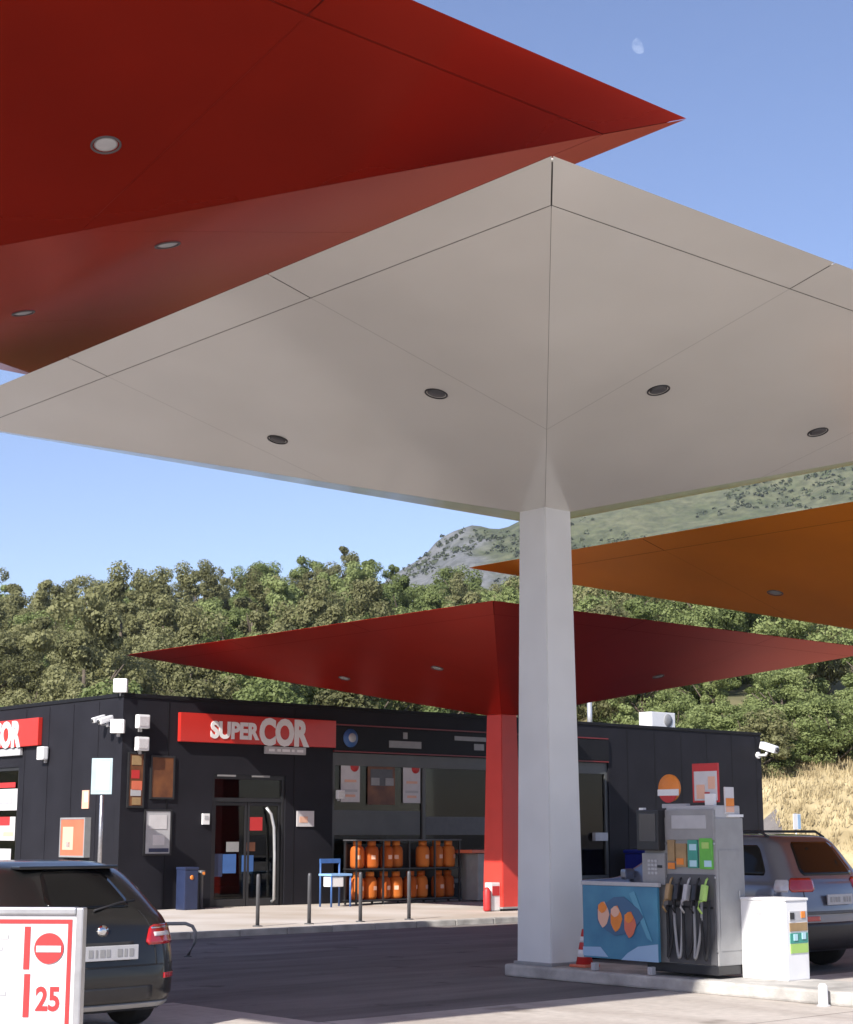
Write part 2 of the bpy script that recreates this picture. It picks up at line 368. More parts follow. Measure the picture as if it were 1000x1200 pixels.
# far mountain
def mtn_mat():
    m = bpy.data.materials.new('far_mountain'); m.use_nodes = True; nt = m.node_tree; b = nt.nodes['Principled BSDF']
    tc = nt.nodes.new('ShaderNodeTexCoord')
    n = nt.nodes.new('ShaderNodeTexNoise'); n.inputs['Scale'].default_value = .03; n.inputs['Detail'].default_value = 12; n.inputs['Roughness'].default_value = .75
    nt.links.new(tc.outputs['Object'], n.inputs['Vector'])
    r = nt.nodes.new('ShaderNodeValToRGB')
    r.color_ramp.elements[0].position = .38; r.color_ramp.elements[0].color = (.050, .064, .024, 1)
    r.color_ramp.elements[1].position = .6; r.color_ramp.elements[1].color = (.110, .112, .060, 1)
    nt.links.new(n.outputs['Fac'], r.inputs[0])
    nf = nt.nodes.new('ShaderNodeTexNoise'); nf.inputs['Scale'].default_value = .16; nf.inputs['Detail'].default_value = 8; nf.inputs['Roughness'].default_value = .7
    nt.links.new(tc.outputs['Object'], nf.inputs['Vector'])
    rf = nt.nodes.new('ShaderNodeValToRGB'); rf.color_ramp.elements[0].position = .38; rf.color_ramp.elements[1].position = .6
    rf.color_ramp.elements[0].color = (.55, .58, .55, 1); rf.color_ramp.elements[1].color = (1.1, 1.1, 1.1, 1); nt.links.new(nf.outputs['Fac'], rf.inputs[0])
    sx = nt.nodes.new('ShaderNodeSeparateXYZ'); nt.links.new(tc.outputs['Object'], sx.inputs[0])
    n2 = nt.nodes.new('ShaderNodeTexNoise'); n2.inputs['Scale'].default_value = .03; n2.inputs['Detail'].default_value = 8
    nt.links.new(tc.outputs['Object'], n2.inputs['Vector'])
    # bare rock towards the left shoulder
    mr = nt.nodes.new('ShaderNodeMapRange'); mr.inputs[1].default_value = 70; mr.inputs[2].default_value = -10; mr.inputs[3].default_value = -.2; mr.inputs[4].default_value = .45
    nt.links.new(sx.outputs['X'], mr.inputs[0])
    ad = nt.nodes.new('ShaderNodeMath'); ad.operation = 'ADD'; nt.links.new(mr.outputs[0], ad.inputs[0]); nt.links.new(n2.outputs['Fac'], ad.inputs[1])
    st = nt.nodes.new('ShaderNodeMapRange'); st.inputs[1].default_value = .55; st.inputs[2].default_value = .75; nt.links.new(ad.outputs[0], st.inputs[0])
    mx = nt.nodes.new('ShaderNodeMix'); mx.data_type = 'RGBA'; nt.links.new(st.outputs[0], mx.inputs[0]); nt.links.new(r.outputs[0], mx.inputs[6]); mx.inputs[7].default_value = (.125, .128, .132, 1)
    mf = nt.nodes.new('ShaderNodeMix'); mf.data_type = 'RGBA'; mf.blend_type = 'MULTIPLY'; mf.inputs[0].default_value = 1
    nt.links.new(mx.outputs[2], mf.inputs[6]); nt.links.new(rf.outputs[0], mf.inputs[7])
    nt.links.new(mf.outputs[2], b.inputs['Base Color']); b.inputs['Roughness'].default_value = .95
    return m
M['mountain'] = mtn_mat()
def mtn(x, y):
    q = x/900
    crest = 900*(.156 + .022*min(1, max(0, (q+.022)/.04)) + .24*max(0, min(.3, q))) if q > -.022 else 900*(.156 + 1.2*(q+.022))
    t = max(0, min(1, (y-430)/470)); t2 = max(0, 1-(y-900)/600) if y > 900 else 1
    h = crest*(t**1.15)*t2
    return max(-5, h + 9*t*noise.noise(Vector((x*.011, y*.009, 1))) + 5*t*noise.noise(Vector((x*.035, y*.03, 5))) + 2.5*t*noise.noise(Vector((x*.09, y*.08, 8))))
bm = bmesh.new(); xs = [-160+i*5 for i in range(140)]; ys = [430+i*5 for i in range(124)]
V = [[bm.verts.new((x, y, mtn(x, y))) for y in ys] for x in xs]
for i in range(len(xs)-1):
    for j in range(len(ys)-1):
        f = bm.faces.new((V[i][j], V[i+1][j], V[i+1][j+1], V[i][j+1])); f.smooth = True
me = bpy.data.meshes.new('mountain'); bm.to_mesh(me); bm.free(); me.materials.append(M['mountain'])
o = bpy.data.objects.new('mountain', me); C.objects.link(o); o['kind'] = 'structure'

def clump(bm, c, r, n, size, rnd, flat=.8):
    for _ in range(n):
        d = Vector((rnd.gauss(0, 1), rnd.gauss(0, 1), rnd.gauss(0, 1))).normalized()
        p = Vector(c) + Vector((d.x, d.y, d.z*flat))*r*(.55+.45*rnd.random())
        nrm = (d + Vector((rnd.uniform(-.8, .8), rnd.uniform(-.8, .8), rnd.uniform(-.4, 1.0)))).normalized()
        t = nrm.orthogonal().normalized(); t.rotate(Matrix.Rotation(rnd.random()*6.28, 3, nrm)); u = nrm.cross(t)
        s = size*rnd.uniform(.4, 1.7); e = s*rnd.uniform(.45, .8)
        bm.faces.new([bm.verts.new(q) for q in (p - t*s*.5, p - u*e*.5, p + t*s*.5, p + u*e*.5)])
rnd = random.Random(11)
bm = bmesh.new()
for _ in range(7000):
    y = rnd.uniform(450, 900); x = y*rnd.uniform(-.02, .30); 
    if 1.5*noise.noise(Vector((x*.013, y*.013, 2))) + .8*noise.noise(Vector((x*.05, y*.04, 6))) + rnd.uniform(-.25, .25) < .02: continue
    z = mtn(x, y); r = rnd.uniform(.7, 2.3)
    clump(bm, (x, y, z+r*.4), r, 12, 1.5, rnd)
me = bpy.data.meshes.new('mountain_scrub'); bm.to_mesh(me); bm.free(); me.materials.append(mat('scrub_leaves', (.045, .058, .020), .7, 0, .3, .02))
o = bpy.data.objects.new('mountain_scrub', me); C.objects.link(o)
tag(o, 'scattered dark green scrub far away on the hazy mountainside', 'scrub', kind='stuff')

# ------------------------------------------------------------------ trees on the hillside
def make_tree(seed, leaf, label, h=7.5, w=3.0, low=.18):
    rnd = random.Random(seed)
    t = thing('oak_tree', label, 'tree', rz=0, group='trees on the wooded hillside')
    tb = MB(); lean = rnd.uniform(-.3, .3)
    tb.tube([(0, 0, -.5), (lean*.2, 0, h*.15), (lean*.5, lean*.3, h*.35), (lean, lean*.4, h*.62)], [.24, .2, .15, .07], 8)
    for i in range(6):
        a = rnd.random()*6.28; z0 = h*rnd.uniform(.2, .5)
        tb.tube([(lean*.4, 0, z0), (cos(a)*w*.35, sin(a)*w*.35, z0+h*.12), (cos(a)*w*.7, sin(a)*w*.7, z0+h*.25)], [.1, .07, .03], 6)
    tb.build('trunk', M['bark'], t)
    bm = bmesh.new()
    nc = 34
    for i in range(nc):
        a = rnd.random()*6.28; q = rnd.random(); zz = low + (1-low)*(i+.5)/nc*.92
        prof = sin(pi*min(1, max(.08, (zz-low+.12)/(1-low+.1))))**.65
        rr = w*prof*(q**.5)*rnd.uniform(.55, 1.2)
        r = rnd.uniform(.38, 1.1)*w/3
        clump(bm, (cos(a)*rr+lean*.6, sin(a)*rr, zz*h*rnd.uniform(.94, 1.05)), r, 390, .155, rnd)
    me = bpy.data.meshes.new('crown'); bm.to_mesh(me); bm.free(); me.materials.append(leaf)
    o = bpy.data.objects.new('crown', me); C.objects.link(o); o.parent = t
    return t
LO = 'olive brown holm oak with a rounded crown on the slope behind the shop'
LG = 'fresh green broadleaf tree with a rounded crown on the slope behind the shop'
protos = {'o': [make_tree(s, M['leaf_olive'], LO, h, w) for s, h, w in ((1, 6.5, 2.9), (2, 7.5, 3.1), (3, 5.6, 2.8), (7, 8.2, 2.3))],
          'g': [make_tree(s, M['leaf_green'], LG, h, w, .06) for s, h, w in ((4, 6.0, 2.7), (5, 7.0, 2.9), (6, 5.2, 2.5), (8, 7.4, 2.0))]}
used = set(); ntree = 0
rnd = random.Random(5)
y = 66.0
while y < 186:
    x = -.30*y + rnd.uniform(0, 4)
    step = 3.95 + (y-66)*.012
    while x < .30*y:
        px, py = x + rnd.uniform(-1.4, 1.4), y + rnd.uniform(-1.8, 1.8)
        x += step
        q = px/py
        if q > .135 and py < 63: continue
        if -.27 < q < .285:
            near = py < 118
            olive = rnd.random() < (.92 if q < -.16 else .6 if q < -.1 else .3 if q < -.04 else .12) 
            key = 'o' if olive else 'g'
            i = rnd.randrange(4); p = protos[key][i]
            sc = rnd.uniform(.75, 1.15)
            if q > .08 and py < 82: sc *= .6
            loc = Vector((px, py, hill(px, py)-.3)); rz = rnd.random()*6.28
            if (key, i) not in used:
                used.add((key, i)); p.location = loc; p.rotation_euler = (0, 0, rz); p.scale = (sc,)*3
            else: dup(p, loc, rz, scale=(sc, sc, sc*rnd.uniform(.9, 1.15)))
            ntree += 1
    y += 4.3 + (y-66)*.022
for i in range(26):              # low bushes where the wood meets the dry bank
    py = rnd.uniform(61, 66.5); px = py*rnd.uniform(.12, .285); sc = rnd.uniform(.32, .5)
    dup(protos['g' if rnd.random() < .8 else 'o'][rnd.randrange(3)], Vector((px, py, hill(px, py)-.7)), rnd.random()*6.28, 'low green bush where the wood meets the dry grass bank', scale=(sc*1.3, sc*1.3, sc))['group'] = 'bushes above the dry bank'
# dry grass tufts on the bank
rnd = random.Random(3); bm = bmesh.new()
for _ in range(9000):
    py = rnd.uniform(48, 63); px = rnd.uniform(9, 24)
    z = hill(px, py)
    if z < .05: continue
    for k in range(3):
        a = rnd.random()*6.28; h_ = rnd.uniform(.12, .38); wv = Vector((cos(a), sin(a), 0))*.025; l = Vector((rnd.uniform(-.12, .12), rnd.uniform(-.12, .12), h_))
        p = Vector((px+rnd.uniform(-.1, .1), py+rnd.uniform(-.1, .1), z-.02))
        bm.faces.new([bm.verts.new(v) for v in (p-wv, p+wv, p+l)])
me = bpy.data.meshes.new('dry_grass'); bm.to_mesh(me); bm.free(); me.materials.append(M['drygrass'])
o = bpy.data.objects.new('dry_grass', me); C.objects.link(o); tag(o, 'straw coloured dry grass on the bank right of the shop', 'grass', kind='stuff')

# ------------------------------------------------------------------ canopies
SZ = 5.92; DROP = 1.43; BAND = .55
def inset(pts, g):
    n = len(pts); out = []
    A = sum(pts[i][0]*pts[(i+1) % n][1]-pts[(i+1) % n][0]*pts[i][1] for i in range(n))
    sg = 1 if A > 0 else -1
    L = []
    for i in range(n):
        p, q = Vector(pts[i]), Vector(pts[(i+1) % n]); d = (q-p).normalized(); nrm = Vector((-d.y, d.x))*sg
        L.append((p+nrm*g, d))
    for i in range(n):
        p, d = L[i-1]; q, e = L[i]; cr = d.x*e.y-d.y*e.x
        t = ((q-p).x*e.y-(q-p).y*e.x)/cr; out.append(tuple(p+d*t))
    return out
def canopy(loc, Htop, mp, mj, mc, label, wt, wb, base=.15, cap='canopy'):
    t = thing('umbrella_canopy', label, 'canopy', loc, RZ, 'square umbrella canopies over the pumps')
    zr = Htop; zc = Htop-DROP; s = SZ; c = s-BAND
    g = .007
    def P(e, uv, lift=0):
        u, v = uv; ex, ey = e
        return Vector((ex*u - ey*v, ey*u + ex*v, zc + DROP*u/s + lift))
    so_, ba = MB(), MB()
    m0 = s*.22
    for e in ((1, 0), (0, 1), (-1, 0), (0, -1)):
        k = s/3
        inner = [[(0, 0), (k, -k), (c, -k), (c, k), (k, k)], [(k, k), (c, k), (c, c)], [(k, -k), (c, -c), (c, -k)]]
        outer = [[(c, -k), (s, -k), (s, k), (c, k)], [(c, k), (s, k), (s, s), (c, c)], [(c, -k), (c, -c), (s, -s), (s, -k)]]
        for pl in inner: so_.poly([P(e, q) for q in inset(pl, .002)], 0)
        for pl in outer: ba.poly([P(e, q) for q in inset(pl, g)], 0)
        # the recess behind the joints
        so_.poly([P(e, q, .02) for q in ((0, 0), (c+.02, -c-.02), (c+.02, c+.02))], 1)
        ba.poly([P(e, q, .025) for q in ((c-.03, -c+.03), (s-.1, -s+.1), (s-.1, s-.1), (c-.03, c-.03))], 1)
    so_.build('soffit', [mp, mj], t); ba.build('edge_band', [mp, mj], t)
    r = MB(); h_ = s-.07; r.prism([(-h_, -h_, zr+.004), (h_, -h_, zr+.004), (h_, h_, zr+.004), (-h_, h_, zr+.004)], (0, 0, .014)); r.build('roof', mp, t)
    cb = MB(); zt = zc + .16
    top = [(x*wt/2, y*wt/2, zt) for x, y in ((-1, -1), (1, -1), (1, 1), (-1, 1))]; bot = [(x*wb/2, y*wb/2, base) for x, y in ((-1, -1), (1, -1), (1, 1), (-1, 1))]
    tv = [cb.bm.verts.new(p) for p in top]; bv = [cb.bm.verts.new(p) for p in bot]
    for i in range(4): cb.bm.faces.new((bv[i], bv[(i+1) % 4], tv[(i+1) % 4], tv[i]))
    cb.bm.faces.new(tv); cb.bm.faces.new(bv[::-1])
    bmesh.ops.bevel(cb.bm, geom=[e for e in cb.bm.edges if abs(e.verts[0].co.z-e.verts[1].co.z) > 1], offset=.012, segments=2, affect='EDGES')
    cb.build('column', mc, t)
    fl = MB(); fl.box((0, 0, base+.02), (wb+.06, wb+.06, .04), .008); fl.build('base_plate', M['grey'], t)
    slope = math.atan(DROP/s)
    for e in (((-1, 0), (0, -1)) if mp is M['white'] else ((1, 0), (0, 1), (-1, 0), (0, -1))):
        for v in (-1.48, 1.48):
            p = P(e, (3.22, v)); nrm = Vector((e[0]*DROP/s, e[1]*DROP/s, -1)).normalized()
            q = nrm.to_track_quat('Z', 'Y')
            d = MB(); d.lathe([(.105, -.03), (.128, -.02), (.132, .004), (.124, .008), (.115, .008), (.11, -.03)], n=24)
            dl = d.build('downlight', M['black'] if mp is M['white'] else M['dgrey'], t, p + nrm*.004); dl.rotation_euler = q.to_euler()
            lz = MB(); lz.lathe([(.108, -.006), (.08, .004), (0, .008)], n=20)
            lz.build('lens', M['lgrey'] if mp is M['red'] else M['dgrey'] if mp is M['white'] else M['grey'], dl)
    return t
canopy(S(15.21, 14.845), 7.2, M['white'], M['joint'], M['col_white'], 'pale grey white canopy on the near column beside the fuel pump', .47, .595)
canopy(S(5.30, 14.98), 8.14, M['red'], M['joint_red'], M['red_col'], 'large bright red canopy overhead, overlapping the white one', .5, .7)
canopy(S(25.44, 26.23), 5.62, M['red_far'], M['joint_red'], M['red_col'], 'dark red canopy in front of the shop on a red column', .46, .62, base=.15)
canopy(S(25.24, 14.82), 6.22, M['orange'], M['joint_red'], M['orange'], 'orange canopy at the right, column out of sight', .47, .66)

# islands
def island(a, b0, b1, label, w=.84):
    o = MB(); o.box((.12, (b0-14.82+b1-14.82)/2, .075), (w+.24, b1-b0, .15), .05, seg=4)
    t = o.build('pump_island', M['stone'], None, S(a, 14.82), RZ); tag(t, label, 'kerb island', 'pump islands')
    return t
island(15.24, 9.2, 15.28, 'low concrete pump island under the white column and fuel pump')

# ------------------------------------------------------------------ fuel pump
t = thing('fuel_pump', 'grey fuel pump with hanging nozzles and coloured grade labels, on the island', 'fuel pump', S(15.24, 12.575), RZ)
b = MB(); b.box((0, 0, .24), (.50, 1.03, .10), .01); b.build('plinth', M['black'], t)
b = MB(); b.box((.01, 0, 1.1), (.50, 1.05, 1.62), .015); b.build('body', M['grey'], t)
b = MB(); b.box((.0, -.16, 1.975), (.44, .72, .14), .02); b.build('top_cap', M['lgrey'], t)
f = MB(); f.box((-.245, -.165, 1.83), (.03, .70, .34), .01); fp = f.build('display_panel', M['grey'], t)
b = MB(); b.box((-.263, -.165, 1.86), (.01, .50, .15), .003); b.build('screen', M['lgrey'], fp)
for yy, wd, z0, z1, k in ((.105, .10, 1.42, 1.66, 'tan'), (-.04, .15, 1.36, 1.62, 'tan'), (-.21, .14, 1.35, 1.66, 'teal'), (-.40, .18, 1.34, 1.68, 'green')):
    b = MB(); b.box((-.252, yy, (z0+z1)/2), (.03, wd, z1-z0), .004); b.build('grade_label', M[k], t)
for yy, zz, k in ((.10, 1.37, 'orangeprint'), (-.03, 1.42, 'orangeprint'), (-.22, 1.58, 'lightblue'), (-.22, 1.40, 'lightblue'), (-.40, 1.6, 'lgreen'), (-.43, 1.40, 'lightblue')):
    b = MB(); b.box((-.270, yy, zz), (.008, .10, .07), .002); b.build('grade_mark', M[k], t)
for yy in (.19, -.51):
    for zz in (.45, 1.25, 1.62):
        b = MB(); b.box((-.252, yy, zz), (.012, .022, .022), .003); b.build('lock', M['metal'], t)
b = MB(); b.box((.0, -.5275, 1.0), (.40, .006, 1.1), .002); b.build('side_door', M['grey'], t)
b = MB(); b.box((.14, -.534, 1.05), (.02, .012, .10), .003); b.build('side_latch', M['metal'], t)
b = MB(); b.box((-.245, -.165, .79), (.03, .68, .98), .01); b.build('nozzle_bay', M['dgrey'], t)
b = MB(); b.box((-.262, -.165, .92), (.03, .66, .025), .004); b.build('bay_rail', M['black'], t)
for i, (yy, k) in enumerate(((.10, 'tan'), (-.03, 'black'), (-.16, 'lgrey'), (-.29, 'black'), (-.41, 'lgreen'))):
    n = MB(); n.box((-.33, yy, 1.08), (.07, .06, .18), .015, Matrix.Rotation(.25, 3, 'Y'))
    n.tube([(-.34, yy, 1.0), (-.42, yy, .99), (-.44, yy, .92), (-.38, yy, .86)], .012)
    n.tube([(-.31, yy, 1.16), (-.28, yy, 1.22), (-.25, yy, 1.24)], .013)
    nz = n.build('nozzle', M[k], t)
    hb = MB(); pts = []
    for q in range(17):
        f_ = q/16; zz = 1.0 - .64*sin(pi*f_)**.6 if f_ < .5 else (1.0-.64) + (f_-.5)*2*.0 + .64*(1-sin(pi*f_)**.6)*.9
        pts.append((-.33 + .02*cos(f_*6), yy + (f_-.5)*.13 + .02*sin(i*2+f_*5), zz))
    hb.tube(pts, .017, 8); hb.build('hose', M['grey' if i % 2 else 'rubber'], t)
b = MB(); b.box((-.30, .37, 1.77), (.12, .33, .46), .015); tm = b.build('payment_terminal', M['black'], t)
b = MB(); b.box((-.362, .37, 1.80), (.008, .25, .32), .004); b.build('screen', M['screen'], tm)
b = MB(); b.box((-.31, .48, 2.01), (.06, .06, .03), .004); b.build('antenna', M['wpaint'], tm)
b = MB(); b.box((-.262, .36, 1.33), (.04, .34, .36), .01); kp = b.build('keypad_panel', M['grey'], t)
for r_ in range(4):
    for c_ in range(3):
        b = MB(); b.box((-.286, .42-c_*.05, 1.42-r_*.045), (.01, .035, .03), .004); b.build('key', M['lgrey'], kp)
b = MB(); b.box((-.286, .26, 1.36), (.012, .07, .03), .004); b.build('card_slot', M['black'], kp)
# topper: round emblem, poster, small card
b = MB(); b.box((-.1, .15, 2.045), (.08, .36, .05), .008); b.build('topper_base', M['lgrey'], t)
em = MB(); em.lathe([(.02, -.02), (.155, -.02), (.16, -.012), (.16, .012), (.155, .02), (.02, .02)], (-.1, .24, 2.25), 28, 'x'); e_ = em.build('round_emblem', M['orangeprint'], t)
b = MB(); b.box((-.127, .24, 2.20), (.016, .31, .075), .006); b.build('white_stripe', M['wpaint'], e_)
pts = [(-.125, .24+.15*cos(a), 2.24+.158*sin(a)) for a in [radians(205+i*13) for i in range(11)]]
b = MB(); b.prism(pts, (-.006, 0, 0)); b.build('red_segment', M['redprint'], e_)
b = MB(); b.box((-.1, -.30, 2.30), (.03, .37, .44), .006); tp = b.build('topper_poster', M['redprint'], t)
b = MB(); b.box((-.118, -.31, 2.265), (.008, .33, .33), .003); b.build('sheet', M['wpaper'], tp)
for yy, zz, wd, hh, k in ((-.24, 2.2, .12, .16, 'skin'), (-.40, 2.3, .10, .14, 'skin'), (-.33, 2.17, .08, .05, 'redprint')):
    b = MB(); b.box((-.124, yy, zz), (.006, wd, hh), .002); b.build('print', M[k], tp)
b = MB(); b.box((-.15, -.40, 2.11), (.05, .13, .13), .006); b.build('camera_box', M['wpaint'], t)
b = MB(); b.box((.02, -.528, 2.10), (.16, .02, .30), .005); cd = b.build('small_card', M['wpaper'], t)
for zz, hh, k in ((2.08, .09, 'orangeprint'), (2.0, .06, 'skin')):
    b = MB(); b.box((.02, -.542, zz), (.14, .006, hh), .002); b.build('print', M[k], cd)
b = MB(); b.box((.11, -.50, 1.93), (.27, .10, .03), .004); b.build('ledge', M['wpaint'], t)

# blue poster stand between column and pump
t = thing('poster_stand', 'blue advertising poster in a low grey frame between column and pump', 'poster stand', S(14.865, 13.37), RZ)
b = MB(); b.box((0, 0, .715), (.04, 1.16, .83), .008); b.build('board', M['pblue'], t)
b = MB(); b.box((0, 0, 1.155), (.06, 1.2, .045), .008); b.build('top_rail', M['lgrey'], t)
for yy in (-.45, .42):
    b = MB(); b.box((0, yy, .20), (.08, .06, .09), .01); b.build('foot', M['lgrey'], t)
def flat(pts, m, name, par, x=-.026): 
    b = MB(); b.prism([(x, p[0], p[1]) for p in pts], (-.004, 0, 0)); return b.build(name, m, par)
def blob(cy, cz, ry, rz_, n=14, sq=0): return [(cy+ry*cos(2*pi*i/n)*(1+.12*sin(i*2.1)), cz+rz_*sin(2*pi*i/n)*(1+.1*cos(i*1.7))) for i in range(n)]
flat([(-.58, .30), (-.58, .50), (-.28, .46), (-.12, .38), (-.02, .30)], M['plblue'], 'pale_wave', t)
flat([(.58, .32), (.58, .42), (.30, .43), (.18, .32)], M['plblue'], 'pale_wave', t)
flat([(-.50, .52), (-.42, .56), (-.16, 1.05), (-.24, 1.08)], mat('streak_print', (.10, .30, .42), .4), 'light_streak', t)
flat(blob(.0, .79, .34, .21), mat('dark_blue_print', (.05, .12, .22), .45), 'dark_shape', t, -.028)
for cy, cz, k1, k2 in ((.24, .80, 'orangeprint', 'skin'), (.04, .76, 'skin', 'orangeprint'), (-.17, .70, 'orangeprint', 'cabinet')):
    flat(blob(cy, cz, .085, .14), M[k2], 'figure_print', t, -.033)
    flat(blob(cy+.01, cz+.08, .065, .06), M[k1], 'figure_print', t, -.038)

# white waste cabinet at the island's end
t = thing('waste_bin', 'bright white box bin with a colourful poster on its end, on the island', 'bin', S(15.60, 11.74), RZ)
b = MB(); b.box((0, 0, .575), (.40, .62, .85), .015); b.build('body', M['wpaint'], t)
b = MB(); b.box((0, 0, 1.015), (.42, .64, .03), .01); b.build('lid', M['wpaint'], t)
for zz, hh, k in ((.84, .10, 'lgrey'), (.72, .09, 'tan'), (.60, .11, 'teal'), (.49, .10, 'lgreen')):
    b = MB(); b.box((.02, -.314, zz), (.32, .008, hh), .002); b.build('poster_band', M[k], t)
for xx, zz, k in ((-.1, .84, 'black'), (.1, .85, 'orangeprint'), (-.05, .61, 'lightblue'), (.1, .62, 'lightblue')):
    b = MB(); b.box((xx, -.322, zz), (.07, .008, .07), .002); b.build('poster_print', M[k], t)
b = MB(); b.box((-.204, .05, .86), (.008, .07, .02), .002); b.build('latch', M['lgrey'], t)

# little white marker in front of the island and traffic cone behind the column
t = thing('marker_post', 'stubby white marker post at the foot of the island kerb', 'post', S(14.72, 10.5), RZ)
b = MB(); b.lathe([(.055, 0), (.05, .02), (.048, .20), (.03, .225), (0, .23)], n=16); b.build('post', M['wpaint'], t)
b = MB(); b.lathe([(.075, .0), (.075, .012), (.06, .02)], n=16); b.build('foot', M['lgrey'], t)
t = thing('traffic_cone', 'red and white traffic cone peeking out behind the white column', 'cone', S(15.2, 14.27, .15), RZ)
t.scale = (.78, .78, .85)
b = MB(); b.box((0, 0, .02), (.34, .34, .04), .015); b.build('base', M['cabinet'], t)
b = MB(); b.lathe([(.135, .04), (.035, .52), (.0, .525)], n=20); b.build('cone', M['redprint'], t)
for z0, z1 in ((.14, .24), (.34, .42)):
    r0 = .135-.1*(z0-.04)/.48+.003; r1 = .135-.1*(z1-.04)/.48+.003
    b = MB(); b.lathe([(r0-.01, z0), (r0, z0), (r1, z1), (r1-.01, z1)], n=20); b.build('reflective_sleeve', M['wpaint'], t)

# ------------------------------------------------------------------ shop
def wall_sheet(bmx, x0, x1, z0, z1, holes, thick, tf):
    xs = sorted({x0, x1, *[h[0] for h in holes], *[h[1] for h in holes]}); zs = sorted({z0, z1, *[h[2] for h in holes], *[h[3] for h in holes]})
    vs = {}
    def v(i, j, y):
        k = (i, j, y)
        if k not in vs: vs[k] = bmx.verts.new(tf(xs[i], y, zs[j]))
        return vs[k]
    def solid(i, j):
        if i < 0 or j < 0 or i >= len(xs)-1 or j >= len(zs)-1: return False
        cx, cz = (xs[i]+xs[i+1])/2, (zs[j]+zs[j+1])/2
        return not any(h[0] < cx < h[1] and h[2] < cz < h[3] for h in holes)
    for i in range(len(xs)-1):
        for j in range(len(zs)-1):
            if not solid(i, j): continue
            bmx.faces.new((v(i, j, 0), v(i+1, j, 0), v(i+1, j+1, 0), v(i, j+1, 0)))
            bmx.faces.new((v(i, j, thick), v(i, j+1, thick), v(i+1, j+1, thick), v(i+1, j, thick)))
            for di, dj, a, c in ((-1, 0, (i, j), (i, j+1)), (1, 0, (i+1, j), (i+1, j+1)), (0, -1, (i, j), (i+1, j)), (0, 1, (i, j+1), (i+1, j+1))):
                if not solid(i+di, j+dj): bmx.faces.new((v(*a, 0), v(*c, 0), v(*c, thick), v(*a, thick)))
ZB, ZT, LEN, DEP = .106, 4.62, 22.3, 10.5
shop = thing('shop_building', 'low charcoal clad shop building with glass door and long window', 'building', S(KA, KB), RZ)
DOOR = (2.37, 4.40, ZB, 3.02); WIN = (5.78, 15.45, .50, 3.62); GWIN = (4.55, 8.0, .9, 3.25)
b = MB(); wall_sheet(b.bm, 0, LEN, ZB, ZT, [DOOR, WIN], .22, lambda x, y, z: (x, y, z)); b.build('front_wall', M['wall'], shop)
b = MB(); wall_sheet(b.bm, .222, DEP, ZB, ZT, [GWIN], .22, lambda x, y, z: (y, x, z)); b.build('side_wall', M['wall'], shop)
b = MB(); b.box((LEN-.11, DEP/2+.11, (ZB+ZT)/2), (.22, DEP-.23, ZT-ZB)); b.build('end_wall', M['wall'], shop)
b = MB(); b.box((LEN/2, DEP-.11, (ZB+ZT)/2), (LEN-.46, .22, ZT-ZB)); b.build('back_wall', M['wall'], shop)
b = MB(); b.box((LEN/2, DEP/2, 4.35), (LEN-.46, DEP-.46, .12)); b.build('roof', M['grey'], shop)
b = MB(); b.box((LEN/2, DEP/2, ZT+.045), (LEN+.05, DEP+.05, .085), .012); b.build('parapet_cap', M['wallcap'], shop)
for k in range(1, 20):
    x = k*1.16
    if 2.3 < x < 4.5 or 5.7 < x < 15.5: continue
    b = MB(); b.box((x, -.004, (ZB+ZT)/2), (.02, .012, ZT-ZB-.1), .002); b.build('panel_seam', M['wallcap'], shop)
for m_ in (1.0, 2.1, 3.2, 4.3):
    b = MB(); b.box((-.004, m_, (ZB+ZT)/2), (.012, .02, ZT-ZB-.1), .002); b.build('panel_seam', M['wall'], shop)
b = MB(); b.box((LEN/2, DEP/2, .16), (LEN-.6, DEP-.6, .02)); b.build('floor', M['grey'], shop)
# door
d = MB(); x0, x1, z0, z1 = DOOR
for xx in (x0+.04, x1-.04): d.box((xx, .10, (z0+z1)/2), (.08, .12, z1-z0), .006)
d.box(((x0+x1)/2, .10, z1-.05), (x1-x0-.162, .12, .10), .006); d.box(((x0+x1)/2, .10, 2.46), (x1-x0-.162, .11, .09), .006)
door = d.build('door', M['frame'], shop)
b = MB(); b.box(((x0+x1)/2, .09, 2.75), (x1-x0-.17, .012, .48)); b.build('transom_pane', M['glass'], door)
xm = (x0+x1)/2
for xa, xb in ((x0+.09, xm-.01), (xm+.01, x1-.09)):
    l = MB(); l.box((xa+.03, .10, (z0+2.41)/2), (.06, .05, 2.41-z0), .004); l.box((xb-.03, .10, (z0+2.41)/2), (.06, .05, 2.41-z0), .004)
    l.box(((xa+xb)/2, .10, 2.37), (xb-xa-.122, .05, .07), .004); l.box(((xa+xb)/2, .10, z0+.09), (xb-xa-.122, .05, .16), .004)
    l.build('door_leaf', M['frame'], door)
    b = MB(); b.box(((xa+xb)/2, .10, (z0+.18+2.33)/2), (xb-xa-.12, .012, 2.33-z0-.18)); b.build('door_pane', M['glass'], door)
b = MB(); b.tube([(4.10, .07, .2), (4.10, -.02, .24), (4.09, -.03, 1.2), (4.06, -.03, 1.85), (3.98, -.02, 2.15), (3.88, .03, 2.3)], .035, 10); b.build('handle', M['alu'], door)
b = MB(); b.box((3.63, .082, 1.93), (.36, .006, .30)); b.build('red_sticker', M['redprint'], door)
for xx, zz, wd, hh, k in ((2.62, 1.02, .22, .5, 'navy'), (2.92, 1.05, .36, .42, 'blueframe'), (3.42, 1.05, .32, .36, 'blueframe'), (3.0, 1.42, .34, .22, 'grey'), (3.5, 1.42, .24, .2, 'brown')):
    b = MB(); b.box((xx, .082, zz), (wd, .006, hh)); b.build('glass_poster', M[k], door)
